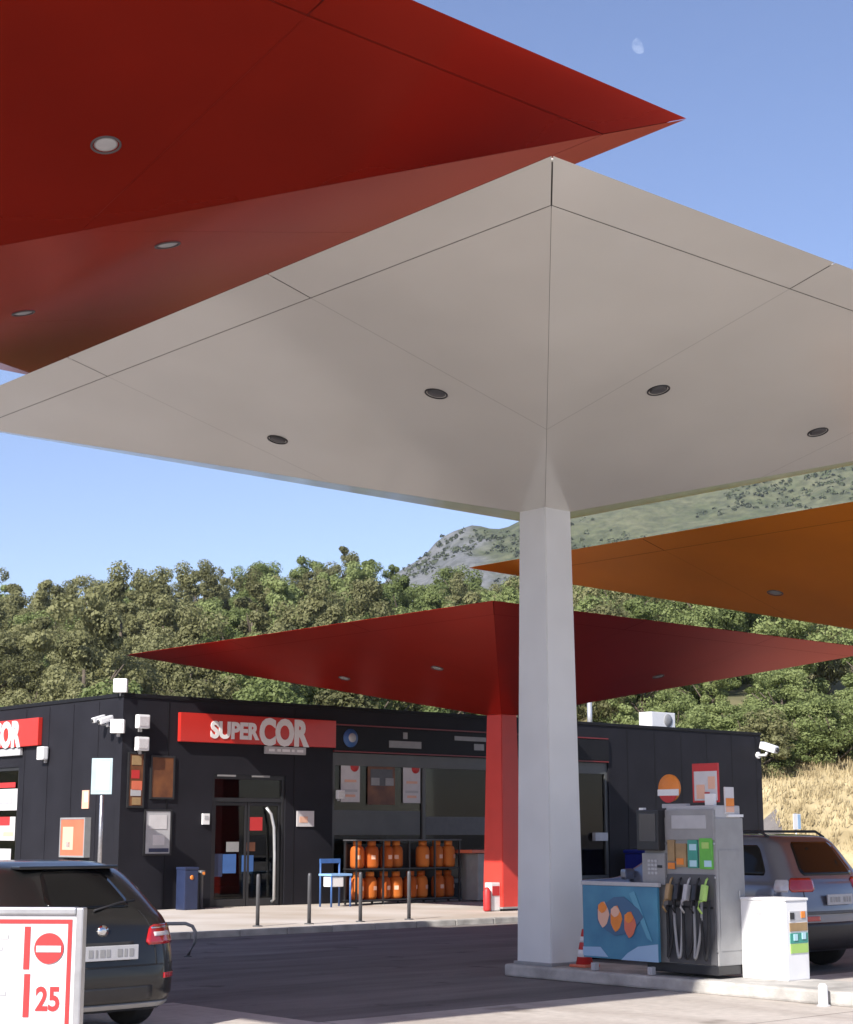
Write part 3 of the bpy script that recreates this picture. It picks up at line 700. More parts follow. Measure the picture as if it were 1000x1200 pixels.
for xx in (2.75, 3.7):
    b = MB(); b.box((xx, .03, 3.0), (.5, .05, .05), .008); b.build('door_sensor', M['grey'], door)
# window with mullions, posters and film
x0, x1, z0, z1 = WIN
win = MB(); ks = [x0, 8.72, 11.1, 13.3, x1]
win.box(((x0+x1)/2, .10, z1-.16), (x1-x0, .10, .30), .006); win.box(((x0+x1)/2, .10, z0+.05), (x1-x0, .10, .10), .006)
for i, k in enumerate(ks):
    xx = k+.05 if i == 0 else k-.05 if i == 4 else k
    win.box((xx, .097, (z0+z1)/2-.1), (.10, .094, z1-z0-.42), .006)
wn = win.build('window', M['film'], shop)
for i in range(4):
    b = MB(); b.box(((ks[i]+ks[i+1])/2, .11, (z0+z1)/2-.1), (ks[i+1]-ks[i]-.1, .012, z1-z0-.42)); b.build('pane', M['glass'], wn)
b = MB(); b.box((7.20, .085, 1.97), (2.82, .01, .58)); b.build('frosted_film', M['film'], wn)
b = MB(); b.box((9.9, .085, 1.9), (2.2, .01, .45)); b.build('frosted_film', M['dgrey'], wn)
b = MB(); b.box((15.1, .03, 1.62), (.5, .12, .22), .01); b.build('ledge', M['lgrey'], wn)
for xx, wd in ((6.38, .58), (8.33, .56)):
    b = MB(); b.box((xx, .075, 2.97), (wd, .012, 1.04)); ps = b.build('window_poster', M['wpaper'], wn)
    b = MB(); b.lathe([(.02, -.004), (.13, -.004), (.13, .004), (.02, .004)], (xx+.12, .064, 3.3), 18, 'y'); b.build('red_disc', M['redprint'], wn)
    for zz, ww, k in ((2.95, .36, 'skin'), (2.72, .42, 'lgrey'), (2.6, .3, 'skin')):
        b = MB(); b.box((xx, .066, zz), (ww, .006, .06)); b.build('print', M[k], wn)
b = MB(); b.box((7.35, .075, 2.95), (.86, .012, 1.1)); b.build('window_poster', M['brown'], wn)['label'] = 'dark brown poster between two white ones'
b = MB(); b.box((7.35, .066, 3.05), (.7, .006, .4)); b.build('print', M['dgrey'], wn)
for xx in (7.15, 7.6):
    b = MB(); b.box((xx, .060, 2.95), (.26, .006, .18)); b.build('print', M['grey'], wn)
# header band
hd = MB(); hd.box((10.6, -.03, 3.95), (9.64, .058, .56), .004); hb = hd.build('header_band', M['wallcap'], shop)
for zz in (4.27, 3.64):
    b = MB(); b.box((10.6, -.03, zz), (9.64, .05, .035), .003); b.build('red_trim', mat('deep_red_trim', (.16, .012, .014), .4), hb)
b = MB(); b.lathe([(.02, -.01), (.22, -.01), (.22, .01), (.02, .01)], (6.26, -.07, 3.96), 24, 'y'); b.build('blue_emblem', M['blueframe'], hb)
b = MB(); b.lathe([(.02, -.01), (.11, -.01), (.11, .01), (.02, .01)], (6.30, -.085, 3.97), 20, 'y'); b.build('emblem_centre', M['lgrey'], hb)
for xx, zz, wd, hh in ((8.0, 3.86, 1.05, .17), (8.0, 4.08, .14, .16), (10.2, 4.08, 1.1, .11), (10.5, 3.88, .35, .16)):
    b = MB(); b.box((xx, -.063, zz), (wd, .008, hh), .003); b.build('pale_lettering_bar', M['grey'], hb)
# side window with posters
b = MB(); x0, x1, z0, z1 = GWIN
for yy in (x0+.04, x1-.04): b.box((.08, yy, (z0+z1)/2), (.1, .08, z1-z0), .006)
for zz in (z0+.04, z1-.04): b.box((.08, (x0+x1)/2, zz), (.1, x1-x0-.162, .08), .006)
sw = b.build('side_window', M['frame'], shop)
b = MB(); b.box((.09, (x0+x1)/2, (z0+z1)/2), (.012, x1-x0-.16, z1-z0-.16)); b.build('pane', M['glass'], sw)
for m0, m1, za, zb, k in ((4.7, 5.75, 2.25, 2.75, 'wpaper'), (4.75, 5.8, 1.55, 2.1, 'wpaper'), (4.9, 5.9, 1.05, 1.36, 'wpaper')):
    b = MB(); b.box((.07, (m0+m1)/2, (za+zb)/2), (.012, m1-m0, zb-za)); ps = b.build('window_poster', M[k], sw)
for m0, m1, za, zb, k in ((5.0, 5.8, 1.9, 2.1, 'redprint'), (4.8, 5.7, 2.78, 2.9, 'redprint'), (4.95, 5.6, 2.4, 2.55, 'lgrey'), (4.8, 5.3, 1.65, 1.75, 'skin')):
    b = MB(); b.box((.058, (m0+m1)/2, (za+zb)/2), (.006, m1-m0, zb-za)); b.build('print', M[k], sw)
# shelves inside
rnd = random.Random(8)
for xx, lab in ((7.4, 'shop shelf of packets seen behind the window with posters'), (10.6, 'shop shelf of packets seen behind the window next to the red column')):
    t = thing('store_shelf', lab, 'shelf', FK(xx, .17, -2.2), RZ)
    b = MB(); b.box((0, .2, .9), (2.2, .03, 1.8)); b.build('back_panel', M['grey'], t)
    for zz in (.1, .55, 1.0, 1.45):
        b = MB(); b.box((0, 0, zz), (2.2, .36, .03)); b.build('shelf', M['grey'], t)
        for q in range(9):
            b = MB(); hh = rnd.uniform(.15, .32); b.box((-1+q*.25, -.02, zz+.016+hh/2), (rnd.uniform(.12, .2), .2, hh), .01)
            b.build('packet', M[rnd.choice(['redprint', 'wpaper', 'blueframe', 'green', 'tan', 'orangeprint'])], t)

# signs
def shop_sign(loc, rz, label):
    t = thing('shop_sign', label, 'sign', loc, rz)
    b = MB(); b.box((2.19, -.06, 4.03), (4.38, .11, .64), .012); b.build('panel', M['redsign'], t)
    text_mesh('lettering', 'SUPER', .50, M['wpaint'], t, (.80, -.12, 3.83), .012, .022, sx=.93)
    text_mesh('lettering', 'COR', .80, M['wpaint'], t, (2.14, -.12, 3.735), .012, .04, sx=.80)
    b = MB(); b.box((2.93, -.05, 3.60), (1.16, .07, .17), .008); st = b.build('lower_strip', M['lgrey'], t)
    for i, w_ in enumerate((.16, .10, .22, .08, .18)):
        b = MB(); b.box((2.52+i*.205, -.088, 3.60), (w_, .006, .06), .002); b.build('strip_mark', M['wpaint'], st)
    return t
shop_sign(FK(1.40), RZ, 'red sign with white lettering above the glass shop door')
shop_sign(GM(7.89), RZ-pi/2, 'sunlit red sign with white lettering on the left side wall, cut by the frame')

def flatthing(name, label, cat, loc, rz, w, h, m, frame=None, th=.03, group=None):
    t = thing(name, label, cat, loc, rz, group)
    b = MB(); b.box((0, -th/2, 0), (w, th-.004, h), .004); b.build('panel', m, t)
    if frame:
        f = MB()
        for sx in (-1, 1): f.box((sx*(w/2+.02), -th/2, 0), (.04, th+.02, h+.08), .004)
        for sz in (-1, 1): f.box((0, -th/2, sz*(h/2+.02)), (w-.002, th+.018, .04), .004)
        f.build('frame', frame, t)
    return t
def deco(t, items, y):
    for x, z, w_, h_, k in items:
        b = MB(); b.box((x, y, z), (w_, .006, h_), .002); b.build('print', M[k], t)
t = flatthing('wall_poster', 'narrow colourful picture strip on the dark wall left of the door', 'poster', FK(.36, 2.85), RZ, .34, 1.1, M['brown'], M['frame'])
deco(t, [(0, .42, .24, .2, 'tan'), (-.02, .12, .2, .18, 'redprint'), (.02, -.12, .26, .2, 'cabinet'), (0, -.27, .26, .14, 'lgrey'), (.02, -.45, .22, .16, 'tan')], -.034)
flatthing('wall_poster', 'dark brown poster in a frame on the dark wall left of the door', 'poster', FK(1.03, 2.92), RZ, .54, .86, M['brown'], M['frame'])
t = flatthing('wall_poster', 'grey white notice poster low on the dark wall beside the corner', 'poster', FK(.95, 1.74), RZ, .62, .9, M['lgrey'], M['frame'])
deco(t, [(0, .22, .44, .3, 'wpaper'), (.02, -.16, .3, .22, 'wpaper'), (.03, -.38, .5, .08, 'navy')], -.034)
t = flatthing('wall_plate', 'small white and pink notice plate right of the glass door', 'sign', FK(4.97, 2.05), RZ, .50, .36, M['wpaper'], None)
deco(t, [(-.06, -.02, .24, .14, 'skin')], -.032)
t = flatthing('intercom_box', 'little white intercom box left of the glass door', 'intercom', FK(2.18, 2.03), RZ, .18, .24, M['wpaint'], None, .06)
deco(t, [(0, .03, .1, .08, 'lgrey')], -.064)
t = flatthing('fire_cabinet', 'orange red fire hose cabinet with pale label on the side wall', 'fire cabinet', GM(1.72, 1.63), RZ-pi/2, 1.0, .78, M['cabinet'], M['grey'], .14)
deco(t, [(-.18, -.02, .46, .5, 'skin'), (-.16, -.16, .16, .12, 'wpaper')], -.144)
t = flatthing('fire_notice', 'small pink and white notice above the fire hose cabinet', 'sign', GM(1.42, 2.45), RZ-pi/2, .28, .40, M['skin'], None)
deco(t, [(.05, .05, .14, .22, 'wpaper')], -.032)

# security lamps and cameras
def floodlight(loc, rz, label):
    t = thing('floodlight', label, 'floodlight', loc, rz, 'wall lamps and cameras of the shop')
    b = MB(); b.box((0, -.12, 0), (.30, .14, .30), .03); b.build('housing', M['wpaint'], t)
    b = MB(); b.box((0, -.195, 0), (.24, .014, .2), .004); b.build('lens', M['clearlamp'], t)
    b = MB(); b.box((0, -.03, -.17), (.07, .06, .1), .01); b.build('bracket', M['lgrey'], t)
    return t
def cctv(loc, rz, label, k=1.0, m='lgrey'):
    t = thing('security_camera', label, 'camera', loc, rz, 'wall lamps and cameras of the shop'); t.scale = (k, k, k)
    b = MB(); b.lathe([(.06, 0), (.06, -.03), (.05, -.035)], (0, 0, 0), 16, 'y'); b.build('wall_mount', M[m], t)
    b = MB(); b.tube([(0, -.03, 0), (0, -.18, .0), (0, -.22, .06)], .025); b.build('arm', M[m], t)
    b = MB(); b.box((0, -.26, .13), (.13, .34, .13), .03, Matrix.Rotation(.3, 3, 'X')); b.build('body', M['wpaint'], t)
    b = MB(); b.lathe([(.04, 0), (.045, -.02), (.03, -.03)], (0, -.43, .075), 14, 'y'); b.build('lens', M['black'], t)
    return t
floodlight(FK(.02, 4.86, -.12), RZ-pi/4, 'white lamp on top of the shop roof corner')
cctv(GM(.28, 4.0), RZ-pi/2, 'grey security camera nearest the shop corner, under the roof lamp')
floodlight(GM(.05, 3.98, .06), RZ-pi/4, 'small lamp right on the shop corner')
cctv(GM(.62, 4.05), RZ-pi/2, 'grey camera on the side wall left of the corner camera', .9)
floodlight(FK(.42, 4.10, .0), RZ, 'white lamp left of the red sign over the door')
floodlight(FK(.42, 3.62, .0), RZ, 'dim lower lamp left of the red sign over the door')
floodlight(GM(3.25, 3.52), RZ-pi/2, 'white lamp under the right end of the sunlit side sign')
floodlight(FK(5.95, 2.62, .0), RZ, 'white lamp at the left edge of the window posters').scale = (.7, .7, .7)
cctv(FK(22.12, 4.02), RZ, 'white camera on the far right end of the shop wall', 1.7, 'wpaint')

# roof plant
t = thing('roof_unit', 'white air conditioning box on the roof right of the white column', 'air conditioner', FK(18.95, 4.72, -1.2), RZ)
b = MB(); b.box((0, 0, .27), (1.05, .5, .46), .02); b.build('casing', M['wpaint'], t)
b = MB(); b.lathe([(.03, -.01), (.18, -.01), (.19, .0), (.18, .012), (.03, .012)], (.2, -.255, .27), 20, 'y'); b.build('fan_grille', M['grey'], t)
b = MB(); b.box((-.3, 0, .02), (.06, .5, .04)); b.box((.3, 0, .02), (.06, .5, .04)); b.build('feet', M['grey'], t)
t = thing('vent_pipe', 'slim grey vent pipe rising from the shop roof', 'pipe', FK(15.6, 4.3, -.8), RZ)
b = MB(); b.lathe([(.07, 0), (.07, 1.25)], n=14); b.build('pipe', M['alu'], t)
b = MB(); b.lathe([(.10, 1.22), (.10, 1.30), (.03, 1.36), (0, 1.365)], n=14); b.build('cowl', M['alu'], t)

# light blue sign on a pole by the corner
t = thing('pole_sign', 'pale blue sign board on a grey pole by the shop corner', 'sign', S(18.2, 30.7, .106), RZ-pi/4)
b = MB(); b.lathe([(.045, 0), (.045, 3.1)], n=12); b.build('pole', M['metal'], t)
b = MB(); b.box((0, -.06, 2.78), (.44, .03, .74), .008); p = b.build('board', mat('faded_blue_enamel', (.36, .47, .50), .5, 0, .06, 5), t)
b = MB(); b.box((.03, -.079, 2.78), (.30, .006, .6), .002); b.build('print', M['lightblue'], p)
# small notice right of the shop
t = thing('post_notice', 'small white and blue notice on a thin post by the dry bank', 'sign', S(41.9, 30.6, .0), RZ)
b = MB(); b.lathe([(.03, 0), (.03, 2.3)], n=10); b.build('post', M['metal'], t)
b = MB(); b.box((0, -.045, 2.05), (.36, .02, .46), .006); b.build('board', M['wpaint'], t)
b = MB(); b.box((.1, -.058, 2.05), (.14, .006, .42), .002); b.build('print', M['plblue'], t)

# gas bottle rack
RK, RO, BAY = 5.55, 1.0, .80
rack = thing('bottle_rack', 'black two tier rack of orange gas bottles under the shop window', 'rack', FK(RK, .106, RO), RZ)
for i in range(5):
    for yy in (-.2, .2):
        b = MB(); b.box((i*BAY, yy, .72), (.04, .04, 1.44), .004); b.build('upright', M['black'], rack)
for zz in (.10, .80):
    b = MB(); b.box((1.6, 0, zz), (3.3, .46, .03), .004); b.build('shelf', M['black'], rack)
b = MB(); b.box((1.6, 0, 1.455), (3.3, .46, .03), .004); b.build('top_panel', M['dgrey'], rack)
b = MB(); b.box((1.6, .235, .72), (3.24, .012, 1.3)); b.build('back_panel', M['black'], rack)
def bottle(loc, label):
    t = thing('gas_bottle', label, 'gas bottle', loc, RZ, 'orange gas bottles in the rack'); t.scale = (1.1, 1.1, 1.15)
    b = MB(); b.lathe([(.10, .001), (.135, .02), (.15, .06), (.15, .34), (.13, .41), (.07, .45), (.045, .46)], n=20); b.build('body', M['butane'], t)
    b = MB(); b.lathe([(.085, .45), (.09, .46), (.09, .54), (.08, .54)], n=16); b.build('collar', M['butane'], t)
    b = MB(); b.lathe([(.03, .455), (.03, .52), (.02, .53)], n=10); b.build('valve', M['metal'], t)
    b = MB(); b.box((0, -.1515, .22), (.09, .004, .08), .001); b.build('label_plate', M['skin'], t)
    return t
p = None
for row, zz in enumerate((.115, .815)):
    for i in range(8):
        if (row, i) in ((1, 4),): continue
        loc = FK(RK+.22+(i//2)*BAY+(i % 2)*.36+random.uniform(-.04, .04), .106+zz, RO+.02+random.uniform(-.06, .06))
        lab = ('orange gas bottle on the lower shelf of the rack' if row == 0 else 'orange gas bottle on the upper shelf of the rack')
        if p is None: p = bottle(loc, lab)
        else: dup(p, loc, RZ+random.uniform(-.7, .9), lab)
# ice chest and red bin at the rack's right end
t = thing('ice_chest', 'grey ice chest with a red top stripe beside the red column', 'freezer', FK(9.35, .106, 1.3), RZ)
b = MB(); b.box((0, 0, .58), (.72, .6, 1.10), .02); b.build('body', M['grey'], t)
b = MB(); b.box((-.15, -.02, 1.18), (.9, .66, .08), .015); b.build('lid', M['cabinet'], t)
b = MB(); b.box((.1, -.305, .45), (.3, .012, .6), .004); b.build('front_panel', M['wpaper'], t)
t = thing('extinguisher_stand', 'white and red extinguisher stand at the foot of the red column', 'extinguisher', S(25.0, 26.1, .106), RZ)
b = MB(); b.box((0, 0, .30), (.26, .2, .58), .02); b.build('box', M['wpaint'], t)
b = MB(); b.lathe([(.03, 0), (.075, .02), (.08, .05), (.08, .42), (.05, .48), (.025, .5)], (-.24, -.08, .0), 16); b.build('extinguisher', M['redprint'], t)
b = MB(); b.box((0, -.104, .42), (.2, .012, .2), .003); b.build('label_plate', M['redprint'], t)
# blue stand
t = thing('display_stand', 'blue tubular stand with a white tray beside the bottle rack', 'display stand', FK(4.78, .106, 1.4), RZ)
b = MB()
for xx in (-.27, .27):
    for yy in (-.2, .2): b.tube([(xx, yy, 0), (xx, yy, 1.02 if yy > 0 else .72)], .022)
b.build('frame', M['blueframe'], t)
b = MB(); b.box((0, .2, 1.0), (.58, .04, .10), .01); b.build('head_board', M['blueframe'], t)
b = MB(); b.box((0, 0, .70), (.60, .46, .05), .01); b.build('shelf', mat('pale_blue_coat', (.25, .45, .75), .4), t)
b = MB(); b.box((-.1, -.06, .55), (.34, .3, .22), .02); b.build('tray', M['wpaint'], t)
# navy bin with orange knobs left of the door
t = thing('recycling_bin', 'slim navy recycling bin left of the glass door', 'bin', FK(1.46, .106, .45), RZ)
b = MB(); b.box((0, 0, .42), (.34, .34, .84), .02); b.build('body', M['navy'], t)
b = MB(); b.box((0, 0, .87), (.36, .36, .06), .02); b.build('lid', M['navy'], t)
b = MB(); b.lathe([(.01, -.006), (.05, -.006), (.045, .0), (.01, .006)], (0, -.175, .68), 14, 'y'); b.build('orange_button', M['orangeprint'], t)
t = thing('floor_ashtray', 'thin dark ashtray post with an orange dot beside the navy bin', 'ashtray', FK(1.86, .106, .4), RZ)
b = MB(); b.lathe([(.1, 0), (.1, .02), (.04, .03), (.04, .7), (.08, .72), (.08, .82), (.0, .83)], n=16); b.build('post', M['dgrey'], t)
b = MB(); b.box((0, -.085, .76), (.06, .012, .06), .004); b.build('orange_dot', M['orangeprint'], t)
# blue container under the far window
t = thing('waste_container', 'blue plastic waste container against the shop wall right of the column', 'container', FK(16.15, .106, .7), RZ)
b = MB(); b.box((0, 0, .62), (.9, .8, .9), .05); b.build('tub', M['blueplastic'], t)
b = MB(); b.box((0, 0, 1.12), (.96, .86, .10), .04); b.build('lid', M['blueplastic'], t)
for xx in (-.32, .32):
    b = MB(); b.lathe([(.04, -.03), (.09, -.03), (.09, .03), (.04, .03)], (xx, -.25, .09), 14, 'x'); b.build('wheel', M['rubber'], t)

# bollards along the pavement edge
labs = ['leftmost dark bollard on the pavement edge, in front of the glass door', 'dark bollard in front of the wall between door and window', 'dark bollard in front of the left end of the bottle rack', 'rightmost dark bollard on the pavement edge, before the bottle rack']
for i, (a, lab) in enumerate(zip((17.85, 19.0, 20.2, 21.4), labs)):
    t = thing('bollard', lab, 'bollard', S(a, 24.65, .106), RZ, 'bollards on the pavement edge')
    b = MB(); b.lathe([(.035, 0), (.035, .86), (.028, .90), (0, .91)], n=14); b.build('post', M['dgrey'], t)
    b = MB(); b.lathe([(.09, 0), (.09, .015), (.05, .02)], n=14); b.build('foot_plate', M['dgrey'], t)
# hoop guard
t = thing('hoop_guard', 'low grey steel hoop guard showing behind the black car', 'barrier', S(13.6, 20.7), RZ-.5)
b = MB(); b.tube([(-.75, 0, 0), (-.75, 0, .32), (-.70, 0, .42), (-.6, 0, .46), (.1, 0, .46), (.2, 0, .42), (.25, 0, .33), (.24, 0, .2), (.14, 0, 0)], .026, 10); b.build('hoop', M['grey'], t)
for xx in (-.75, .14):
    b = MB(); b.lathe([(.06, 0), (.06, .012), (.03, .015)], (xx, 0, 0), 12); b.build('foot', M['dgrey'], t)

# ------------------------------------------------------------------ price board in the foreground
t = thing('price_board', 'white price board with a red border on a grey frame, in the foreground', 'price board', Vector((-1.498, 6.0, 0)), radians(-4))
W_, HB, ZC = .56, .78, 1.075
b = MB(); b.box((0, 0, ZC), (W_, .03, HB), .006); b.build('board', M['wpaper'], t)
f = MB()
for sx in (-1, 1): f.box((sx*(W_/2+.013), 0, ZC), (.026, .05, HB+.05), .006)
for sz in (-1, 1): f.box((0, 0, ZC+sz*(HB/2+.013)), (W_-.002, .048, .026), .006)
f.build('frame', M['metal'], t)
r = MB(); q = .014
for sx in (-1, 1): r.box((sx*(W_/2-.022), -.0165, ZC), (q, .003, HB-.03))
for sz in (-1, 1): r.box((0, -.0163, ZC+sz*(HB/2-.022)), (W_-.058, .003, q))
r.build('red_border', M['redprint'], t)
for sx in (-1, 1):
    b = MB(); b.box((sx*.22, .03, .345), (.035, .035, .69), .004); b.build('leg', M['metal'], t)
    b = MB(); b.box((sx*.22, .03, .012), (.06, .5, .024), .006); b.build('foot', M['metal'], t)
TX = .075
text_mesh('price_lettering', '1', .20, M['redprint'], t, (TX-.005, -.0165, 1.285), .001, .004, sx=.75)
b = MB(); b.prism([(.186+.052*cos(2*pi*i/32), -.0165, 1.352+.052*sin(2*pi*i/32)) for i in range(32)], (0, -.003, 0)); dc = b.build('red_disc', M['redprint'], t)
b = MB(); b.box((.186, -.0215, 1.35), (.088, .002, .022), .001); b.build('white_bar', M['wpaper'], dc)
text_mesh('price_lettering', '1', .20, M['redprint'], t, (TX+.0, -.0165, 1.125), .001, .004, sx=.75)
text_mesh('price_lettering', '25', .11, M['redprint'], t, (TX+.07, -.0165, 1.145), .001, .003, sx=.8)
text_mesh('price_lettering', '1', .20, M['redprint'], t, (TX, -.0165, .90), .001, 0, sx=.75)
for x_, z_, w_, h_ in ((-.02, 1.39, .12, .014), (-.03, 1.35, .10, .012), (-.02, 1.20, .12, .014), (-.03, 1.155, .1, .01), (-.02, 1.04, .12, .012), (-.12, 1.30, .1, .012), (-.12, 1.12, .1, .012)):
    b = MB(); b.box((x_, -.0165, z_), (w_, .002, h_), .0005); b.build('grey_line', M['lgrey'], t)

# ------------------------------------------------------------------ cars
def catm(a, b_, c, d, t): return .5*((2*b_)+(-a+c)*t+(2*a-5*b_+4*c-d)*t*t+(-a+3*b_-3*c+d)*t**3)
class CarShape:
    """closed shell: rounded plan outlines stacked from sill to roof"""
    NS, NC, NL = 16, 7, 40
    def __init__(s, levels, sub=5):
        s.lv = []
        n = len(levels)
        for i in range(n-1):
            P_ = [levels[max(0, i-1)], levels[i], levels[i+1], levels[min(n-1, i+2)]]
            for k in range(sub):
                t = k/sub; s.lv.append([catm(P_[0][j], P_[1][j], P_[2][j], P_[3][j], t) for j in range(6)])
        s.lv.append(list(levels[-1]))
        s.rings = [s.ring(l) for l in s.lv]
    def ring(s, l):
        z, yr, yf, hw, rc, bow = l
        rc = min(rc, hw*.95, (yf-yr)/2*.95); pts = []
        yb = lambda x: bow*(x/hw)**2 if hw > 0 else 0
        def seg(p, q, n): return [(p[0]+(q[0]-p[0])*i/n, p[1]+(q[1]-p[1])*i/n) for i in range(n)]
        def arc(cx, cy, a0, n): return [(cx+rc*cos(a0+pi/2*i/n), cy+rc*sin(a0+pi/2*i/n)) for i in range(n)]
        pts += seg((-hw+rc, yr), (hw-rc, yr), s.NS) + arc(hw-rc, yr+rc, -pi/2, s.NC)
        pts += seg((hw, yr+rc), (hw, yf-rc), s.NL) + arc(hw-rc, yf-rc, 0, s.NC)
        pts += seg((hw-rc, yf), (-hw+rc, yf), s.NS) + arc(-hw+rc, yf-rc, pi/2, s.NC)
        pts += seg((-hw, yf-rc), (-hw, yr+rc), s.NL) + arc(-hw+rc, yr+rc, pi, s.NC)
        my = (yr+yf)/2; out = []
        for x, y in pts:
            w1 = max(0, (my-y)/(my-yr)) if my > yr else 0; w2 = max(0, (y-my)/(yf-my)) if yf > my else 0
            out.append(Vector((x, y + yb(x)*w1**4 - 1.5*yb(x)*w2**4, z)))
        return out
    def lev(s, z):
        for i in range(len(s.lv)-1):
            if s.lv[i][0] <= z <= s.lv[i+1][0]:
                return i + (z-s.lv[i][0])/max(1e-6, s.lv[i+1][0]-s.lv[i][0])
        return len(s.lv)-1
    def pt(s, lv, r):
        i = min(int(lv), len(s.rings)-2); f = lv-i; n = len(s.rings[0]); j = int(math.floor(r)); g = r-j
        a = s.rings[i][j % n].lerp(s.rings[i][(j+1) % n], g); b = s.rings[i+1][j % n].lerp(s.rings[i+1][(j+1) % n], g)
        return a.lerp(b, f)
    def body(s, m, par):
        bm = bmesh.new(); R = [[bm.verts.new(p) for p in r] for r in s.rings]; n = len(R[0])
        for A, B in zip(R, R[1:]):
            for i in range(n):
                f = bm.faces.new((A[i], A[(i+1) % n], B[(i+1) % n], B[i])); f.smooth = True
        bm.faces.new(R[0][::-1]); f = bm.faces.new(R[-1]); f.smooth = True
        mb = MB(); mb.bm.free(); mb.bm = bm
        return mb.build('body', m, par)
    def patch(s, name, m, par, z0, z1, r0, r1, off=.005, nz=8, nr=14, corner=0, skew=0):
        """panel lying on the shell between heights z0..z1 and ring positions r0..r1"""
        bm = bmesh.new(); G = []
        l0, l1 = s.lev(z0), s.lev(z1)
        for i in range(nz+1):
            row = []
            for j in range(nr+1):
                u = i/nz; v = j/nr
                ra, rb = r0 + skew*u, r1
                if corner: 
                    e = corner*(max(0, abs(u-.5)*2-.6)/.4)**2; ra, rb = r0+skew*u+e, r1-e
                lv = l0+(l1-l0)*u; r = ra+(rb-ra)*v
                p = s.pt(lv, r); du = s.pt(min(lv+.2, len(s.rings)-1.001), r)-s.pt(max(lv-.2, 0), r); dr = s.pt(lv, r+.3)-s.pt(lv, r-.3)
                nn = dr.cross(du).normalized(); row.append((bm.verts.new(p+nn*off), p-nn*.004))
            G.append(row)
        for i in range(nz):
            for j in range(nr):
                f = bm.faces.new((G[i][j][0], G[i][j+1][0], G[i+1][j+1][0], G[i+1][j][0])); f.smooth = True
        edge = [(0, j) for j in range(nr+1)] + [(i, nr) for i in range(1, nz+1)] + [(nz, j) for j in range(nr-1, -1, -1)] + [(i, 0) for i in range(nz-1, 0, -1)]
        inn = [bm.verts.new(G[i][j][1]) for i, j in edge]
        for k in range(len(edge)):
            a, c = edge[k], edge[(k+1) % len(edge)]
            bm.faces.new((G[a[0]][a[1]][0], G[c[0]][c[1]][0], inn[(k+1) % len(edge)], inn[k]))
        mb = MB(); mb.bm.free(); mb.bm = bm
        return mb.build(name, m, par)
def plate_marks(par, x, y, z):   # the characters are too small to read in the photograph
    for i, w_ in enumerate((.045, .02, .05, .04, 0, .05, .03, .045)):
        if w_:
            b = MB(); b.box((x-.2+i*.058, y, z), (w_, .003, .065), .001); b.build('plate_mark', M['grey'], par)
def wheel(par, x, y, r=.33):
    b = MB(); b.lathe([(r*.62, -.10), (r*.95, -.105), (r, -.07), (r, .07), (r*.95, .105), (r*.62, .10)], (x, y, r), 28, 'x'); wh = b.build('wheel', M['rubber'], par)
    sx = -1 if x < 0 else 1
    b = MB(); b.lathe([(.02, -.06), (r*.6, -.06), (r*.62, .09 if sx > 0 else -.09), (r*.2, .075*sx), (.02, .08*sx)] if sx > 0 else [(.02, .06), (r*.6, .06), (r*.62, -.09), (r*.2, -.075), (.02, -.08)], (x, y, r), 24, 'x'); b.build('rim', M['metal'], wh)
# ring numbering: rear 0..16, rear right corner ..23, right side ..63, corner ..70, front ..86, corner ..93, left side ..133, corner ..140
def car(loc, rz, label, lv, paintm, black):
    t = thing('parked_car' , label, 'car', loc, rz, None)
    s = CarShape(lv); s.body(paintm, t)
    return t, s
hatch = [(.20, .14, 4.24, .78, .22, .05), (.30, .04, 4.36, .87, .26, .09), (.45, .0, 4.40, .90, .30, .13), (.62, .015, 4.40, .91, .30, .14), (.78, .05, 4.36, .912, .31, .14), (.90, .085, 4.24, .905, .32, .15),
         (.97, .12, 3.85, .89, .33, .15), (1.01, .15, 3.30, .87, .33, .15), (1.06, .20, 3.02, .84, .33, .15), (1.20, .35, 2.72, .77, .32, .14), (1.34, .53, 2.42, .695, .31, .12), (1.42, .68, 2.20, .635, .30, .10),
         (1.465, .86, 2.0, .57, .28, .08), (1.485, 1.0, 1.8, .40, .2, .03), (1.49, 1.3, 1.55, .1, .05, .0)]
t, s = car(S(7.78, 13.0), RZ, 'black hatchback seen from behind, beside the price board', hatch, M['carblack'], True)
s.patch('rear_window', M['carglass'], t, 1.085, 1.395, 1.0, 15.0, .005, 10, 16, .8)
for r0, r1 in ((96, 108), (109, 118), (119, 129)): s.patch('side_window', M['carglass'], t, 1.085, 1.36, r0, r1, .005)
for r0, r1 in ((27, 37), (38, 47), (48, 60)): s.patch('side_window', M['carglass'], t, 1.085, 1.36, r0, r1, .005)
s.patch('windscreen', M['carglass'], t, 1.05, 1.38, 71, 85, .005)
s.patch('tail_lamp', M['taillamp'], t, .76, .93, 14.2, 23.5, .012, 8, 14, .6, 1.5)
s.patch('tail_lamp', M['taillamp'], t, .76, .93, 133.0, 141.8, .012, 8, 14, .6)
s.patch('bumper_trim', M['black'], t, .30, .42, 1, 15, .012)
s.patch('bumper_strip', M['grey'], t, .235, .275, -2, 19, .014)
s.patch('rear_reflector', M['taillamp'], t, .47, .515, 17, 21, .008)
s.patch('rear_reflector', M['taillamp'], t, .47, .515, 136, 140, .008)
s.patch('bumper_seam', M['rubber'], t, .585, .60, -3, 20, .003)
for r_ in (.2, 15.6): s.patch('tailgate_seam', M['rubber'], t, .60, 1.06, r_, r_+.16, .003, 10, 2)
s.patch('lamp_insert', M['clearlamp'], t, .83, .865, 15.8, 19.5, .016, 3, 8)
s.patch('lamp_insert', M['chrome'], t, .895, .91, 15.6, 20.5, .015, 3, 8)
s.patch('plate_recess', M['rubber'], t, .655, .80, 4.4, 12.6, .002, 4, 10)
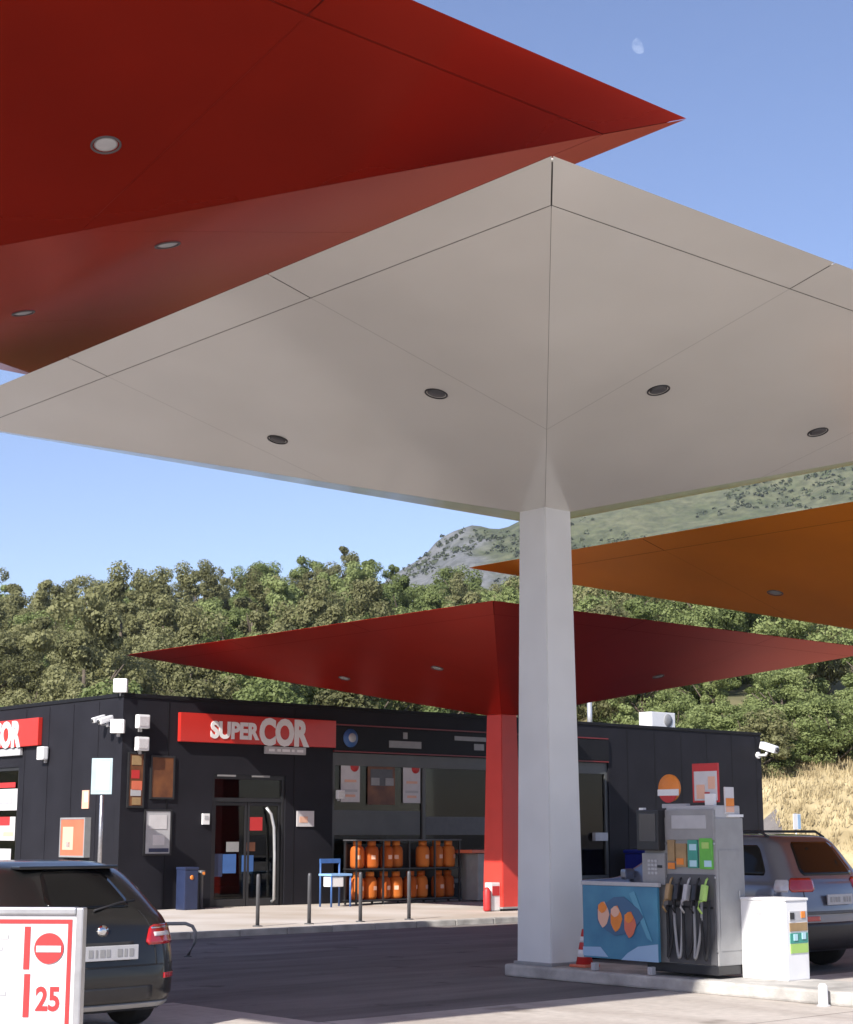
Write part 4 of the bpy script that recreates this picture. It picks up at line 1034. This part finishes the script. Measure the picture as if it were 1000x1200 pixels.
for r_ in (96.5, 108.5, 118.5): s.patch('door_seam', M['rubber'], t, .42, 1.06, r_, r_+.12, .003, 12, 2)
b = MB(); b.box((.06, -.01, .715), (.56, .02, .125), .006); pl = b.build('number_plate', M['lgrey'], t)
plate_marks(pl, .06, -.022, .715)
b = MB(); b.lathe([(.01, -.008), (.055, -.006), (.05, .012), (.01, .016)], (.03, .075, .895), 20, 'y'); b.build('emblem', M['chrome'], t)
b = MB(); b.tube([(.0, .185, 1.07), (.30, .28, 1.125), (.5, .34, 1.14)], .01); b.build('rear_wiper', M['black'], t)
b = MB(); b.box((0, .72, 1.435), (1.0, .18, .03), .012); b.build('roof_spoiler', M['carblack'], t)
for x in (-.78, .78):
    for y in (.82, 3.5): wheel(t, x, y)
    b = MB(); b.box((x*1.17, 2.75, 1.06), (.2, .1, .13), .04); b.build('mirror', M['carblack'], t)

suv = [(.26, .12, 4.34, .80, .22, .05), (.38, .03, 4.48, .89, .26, .09), (.55, .0, 4.52, .92, .28, .11), (.75, .0, 4.52, .93, .28, .11), (.92, .03, 4.46, .93, .28, .10), (1.02, .05, 4.3, .925, .27, .09),
       (1.08, .07, 3.95, .91, .26, .08), (1.12, .09, 3.35, .885, .25, .07), (1.18, .12, 3.1, .86, .24, .07), (1.34, .22, 2.82, .80, .24, .07), (1.52, .34, 2.5, .735, .24, .06), (1.64, .44, 2.28, .685, .24, .06),
       (1.70, .58, 2.0, .62, .24, .05), (1.725, .95, 1.8, .40, .2, .03), (1.73, 1.25, 1.5, .1, .05, .0)]
t, s = car(S(18.52, 12.9), RZ, 'silver blue estate car behind the white bin, rear lamp showing', suv, M['carsilver'], False)
s.patch('rear_window', M['carglass'], t, 1.20, 1.62, .5, 15.5, .005, 10, 16, .8)
for r0, r1 in ((97, 108), (109, 118), (119.5, 131.5)): s.patch('side_window', M['carglass'], t, 1.20, 1.58, r0, r1, .005, 8, 14, .8)
for r0, r1 in ((29, 37), (38, 47), (48, 59)): s.patch('side_window', M['carglass'], t, 1.20, 1.58, r0, r1, .005)
s.patch('windscreen', M['carglass'], t, 1.16, 1.60, 71, 85, .005)
s.patch('tail_lamp', M['taillamp'], t, 1.00, 1.17, 137.0, 142.8, .012, 8, 14, .6)
s.patch('tail_lamp', M['clearlamp'], t, 1.00, 1.15, 133.8, 137.0, .011, 8, 10, .3)
s.patch('tail_lamp', M['taillamp'], t, 1.00, 1.17, 13.2, 22.0, .012, 8, 14, .6)
s.patch('bumper', M['black'], t, .28, .62, 130, 163, .012, 8, 40)
s.patch('tailgate_trim', M['dgrey'], t, .72, .76, 134, 162, .01, 4, 40)
for r_ in (96.5, 108.5, 119): s.patch('door_seam', M['rubber'], t, .45, 1.16, r_, r_+.12, .003, 12, 2)
for r_ in (.2, 15.6): s.patch('tailgate_seam', M['rubber'], t, .64, 1.17, r_, r_+.16, .003, 10, 2)
s.patch('fuel_flap', M['carsilver'], t, .92, 1.08, 124, 126.5, .006, 4, 6)
for y_ in (1.75, 2.7):
    b = MB(); b.box((-.945, y_, .98), (.03, .2, .035), .01); b.build('door_handle', M['carsilver'], t)
s.patch('rear_reflector', M['taillamp'], t, .64, .70, 138, 143, .014)
b = MB(); b.box((.0, -.012, .90), (.54, .02, .13), .006); pl = b.build('number_plate', M['lgrey'], t)
plate_marks(pl, 0, -.024, .90)
for x in (-.60, .60):
    b = MB(); b.tube([(x, .62, 1.68), (x, .75, 1.755), (x, 2.0, 1.755), (x, 2.2, 1.68)], .018); b.build('roof_rail', M['black'], t)
for x in (-.80, .80):
    for y in (.86, 3.6): wheel(t, x, y, .36)
    b = MB(); b.box((x*1.2, 2.75, 1.18), (.2, .1, .15), .04); b.build('mirror', M['carsilver'], t)

# ------------------------------------------------------------------ day moon
def moonmat():
    m = bpy.data.materials.new('day_moon'); m.use_nodes = True; nt = m.node_tree; nt.nodes.remove(nt.nodes['Principled BSDF'])
    a = nt.nodes.new('ShaderNodeAddShader'); tr = nt.nodes.new('ShaderNodeBsdfTransparent'); e = nt.nodes.new('ShaderNodeEmission')
    n = nt.nodes.new('ShaderNodeTexNoise'); n.inputs['Scale'].default_value = .12; n.inputs['Detail'].default_value = 5
    tc = nt.nodes.new('ShaderNodeTexCoord'); nt.links.new(tc.outputs['Object'], n.inputs['Vector'])
    r = nt.nodes.new('ShaderNodeValToRGB'); r.color_ramp.elements[0].color = (.02, .02, .02, 1); r.color_ramp.elements[1].color = (.11, .11, .10, 1); r.color_ramp.elements[0].position = .35; r.color_ramp.elements[1].position = .6
    nt.links.new(n.outputs['Fac'], r.inputs[0]); nt.links.new(r.outputs[0], e.inputs[0])
    nt.links.new(tr.outputs[0], a.inputs[0]); nt.links.new(e.outputs[0], a.inputs[1]); nt.links.new(a.outputs[0], nt.nodes['Material Output'].inputs[0])
    return m
pit = atan(375/1950); DM = 3000
def pix(u, v):
    x = (u-500)/1950; y = (600-v)/1950
    return Vector((x, cos(pit)-y*sin(pit), sin(pit)+y*cos(pit)))*DM
c0 = pix(750, 52); R_ = 14.5; fw = c0.normalized(); rt = Vector((1, 0, 0)); up = rt.cross(fw).normalized()
lit = radians(205)      # sunlit side, built into the outline; emission stands in for sunlight
ax = rt*cos(lit)+up*sin(lit); ay = fw.cross(ax).normalized()
pts = []
for i in range(25): a = -pi/2+pi*i/24; pts.append(ax*R_*cos(a)+ay*R_*sin(a))
for i in range(1, 24): a = pi/2-pi*i/24; pts.append(-ax*R_*.35*cos(a)+ay*R_*sin(a))
b = MB(); b.poly(pts); mo = b.build('moon', moonmat(), None, c0); mo['kind'] = 'structure'

# ------------------------------------------------------------------ air
hz = bpy.data.materials.new('haze_air'); hz.use_nodes = True; nt = hz.node_tree; nt.nodes.remove(nt.nodes['Principled BSDF'])
pv = nt.nodes.new('ShaderNodeVolumePrincipled'); pv.inputs['Color'].default_value = (.80, .88, 1, 1); pv.inputs['Density'].default_value = .00013; pv.inputs['Anisotropy'].default_value = .2
nt.links.new(pv.outputs[0], nt.nodes['Material Output'].inputs['Volume'])
b = MB(); b.box((0, 275, 160), (1830, 1590, 334)); o = b.build('haze', hz); o['kind'] = 'stuff'; o['label'] = 'thin pale blue summer haze over the distant mountain'
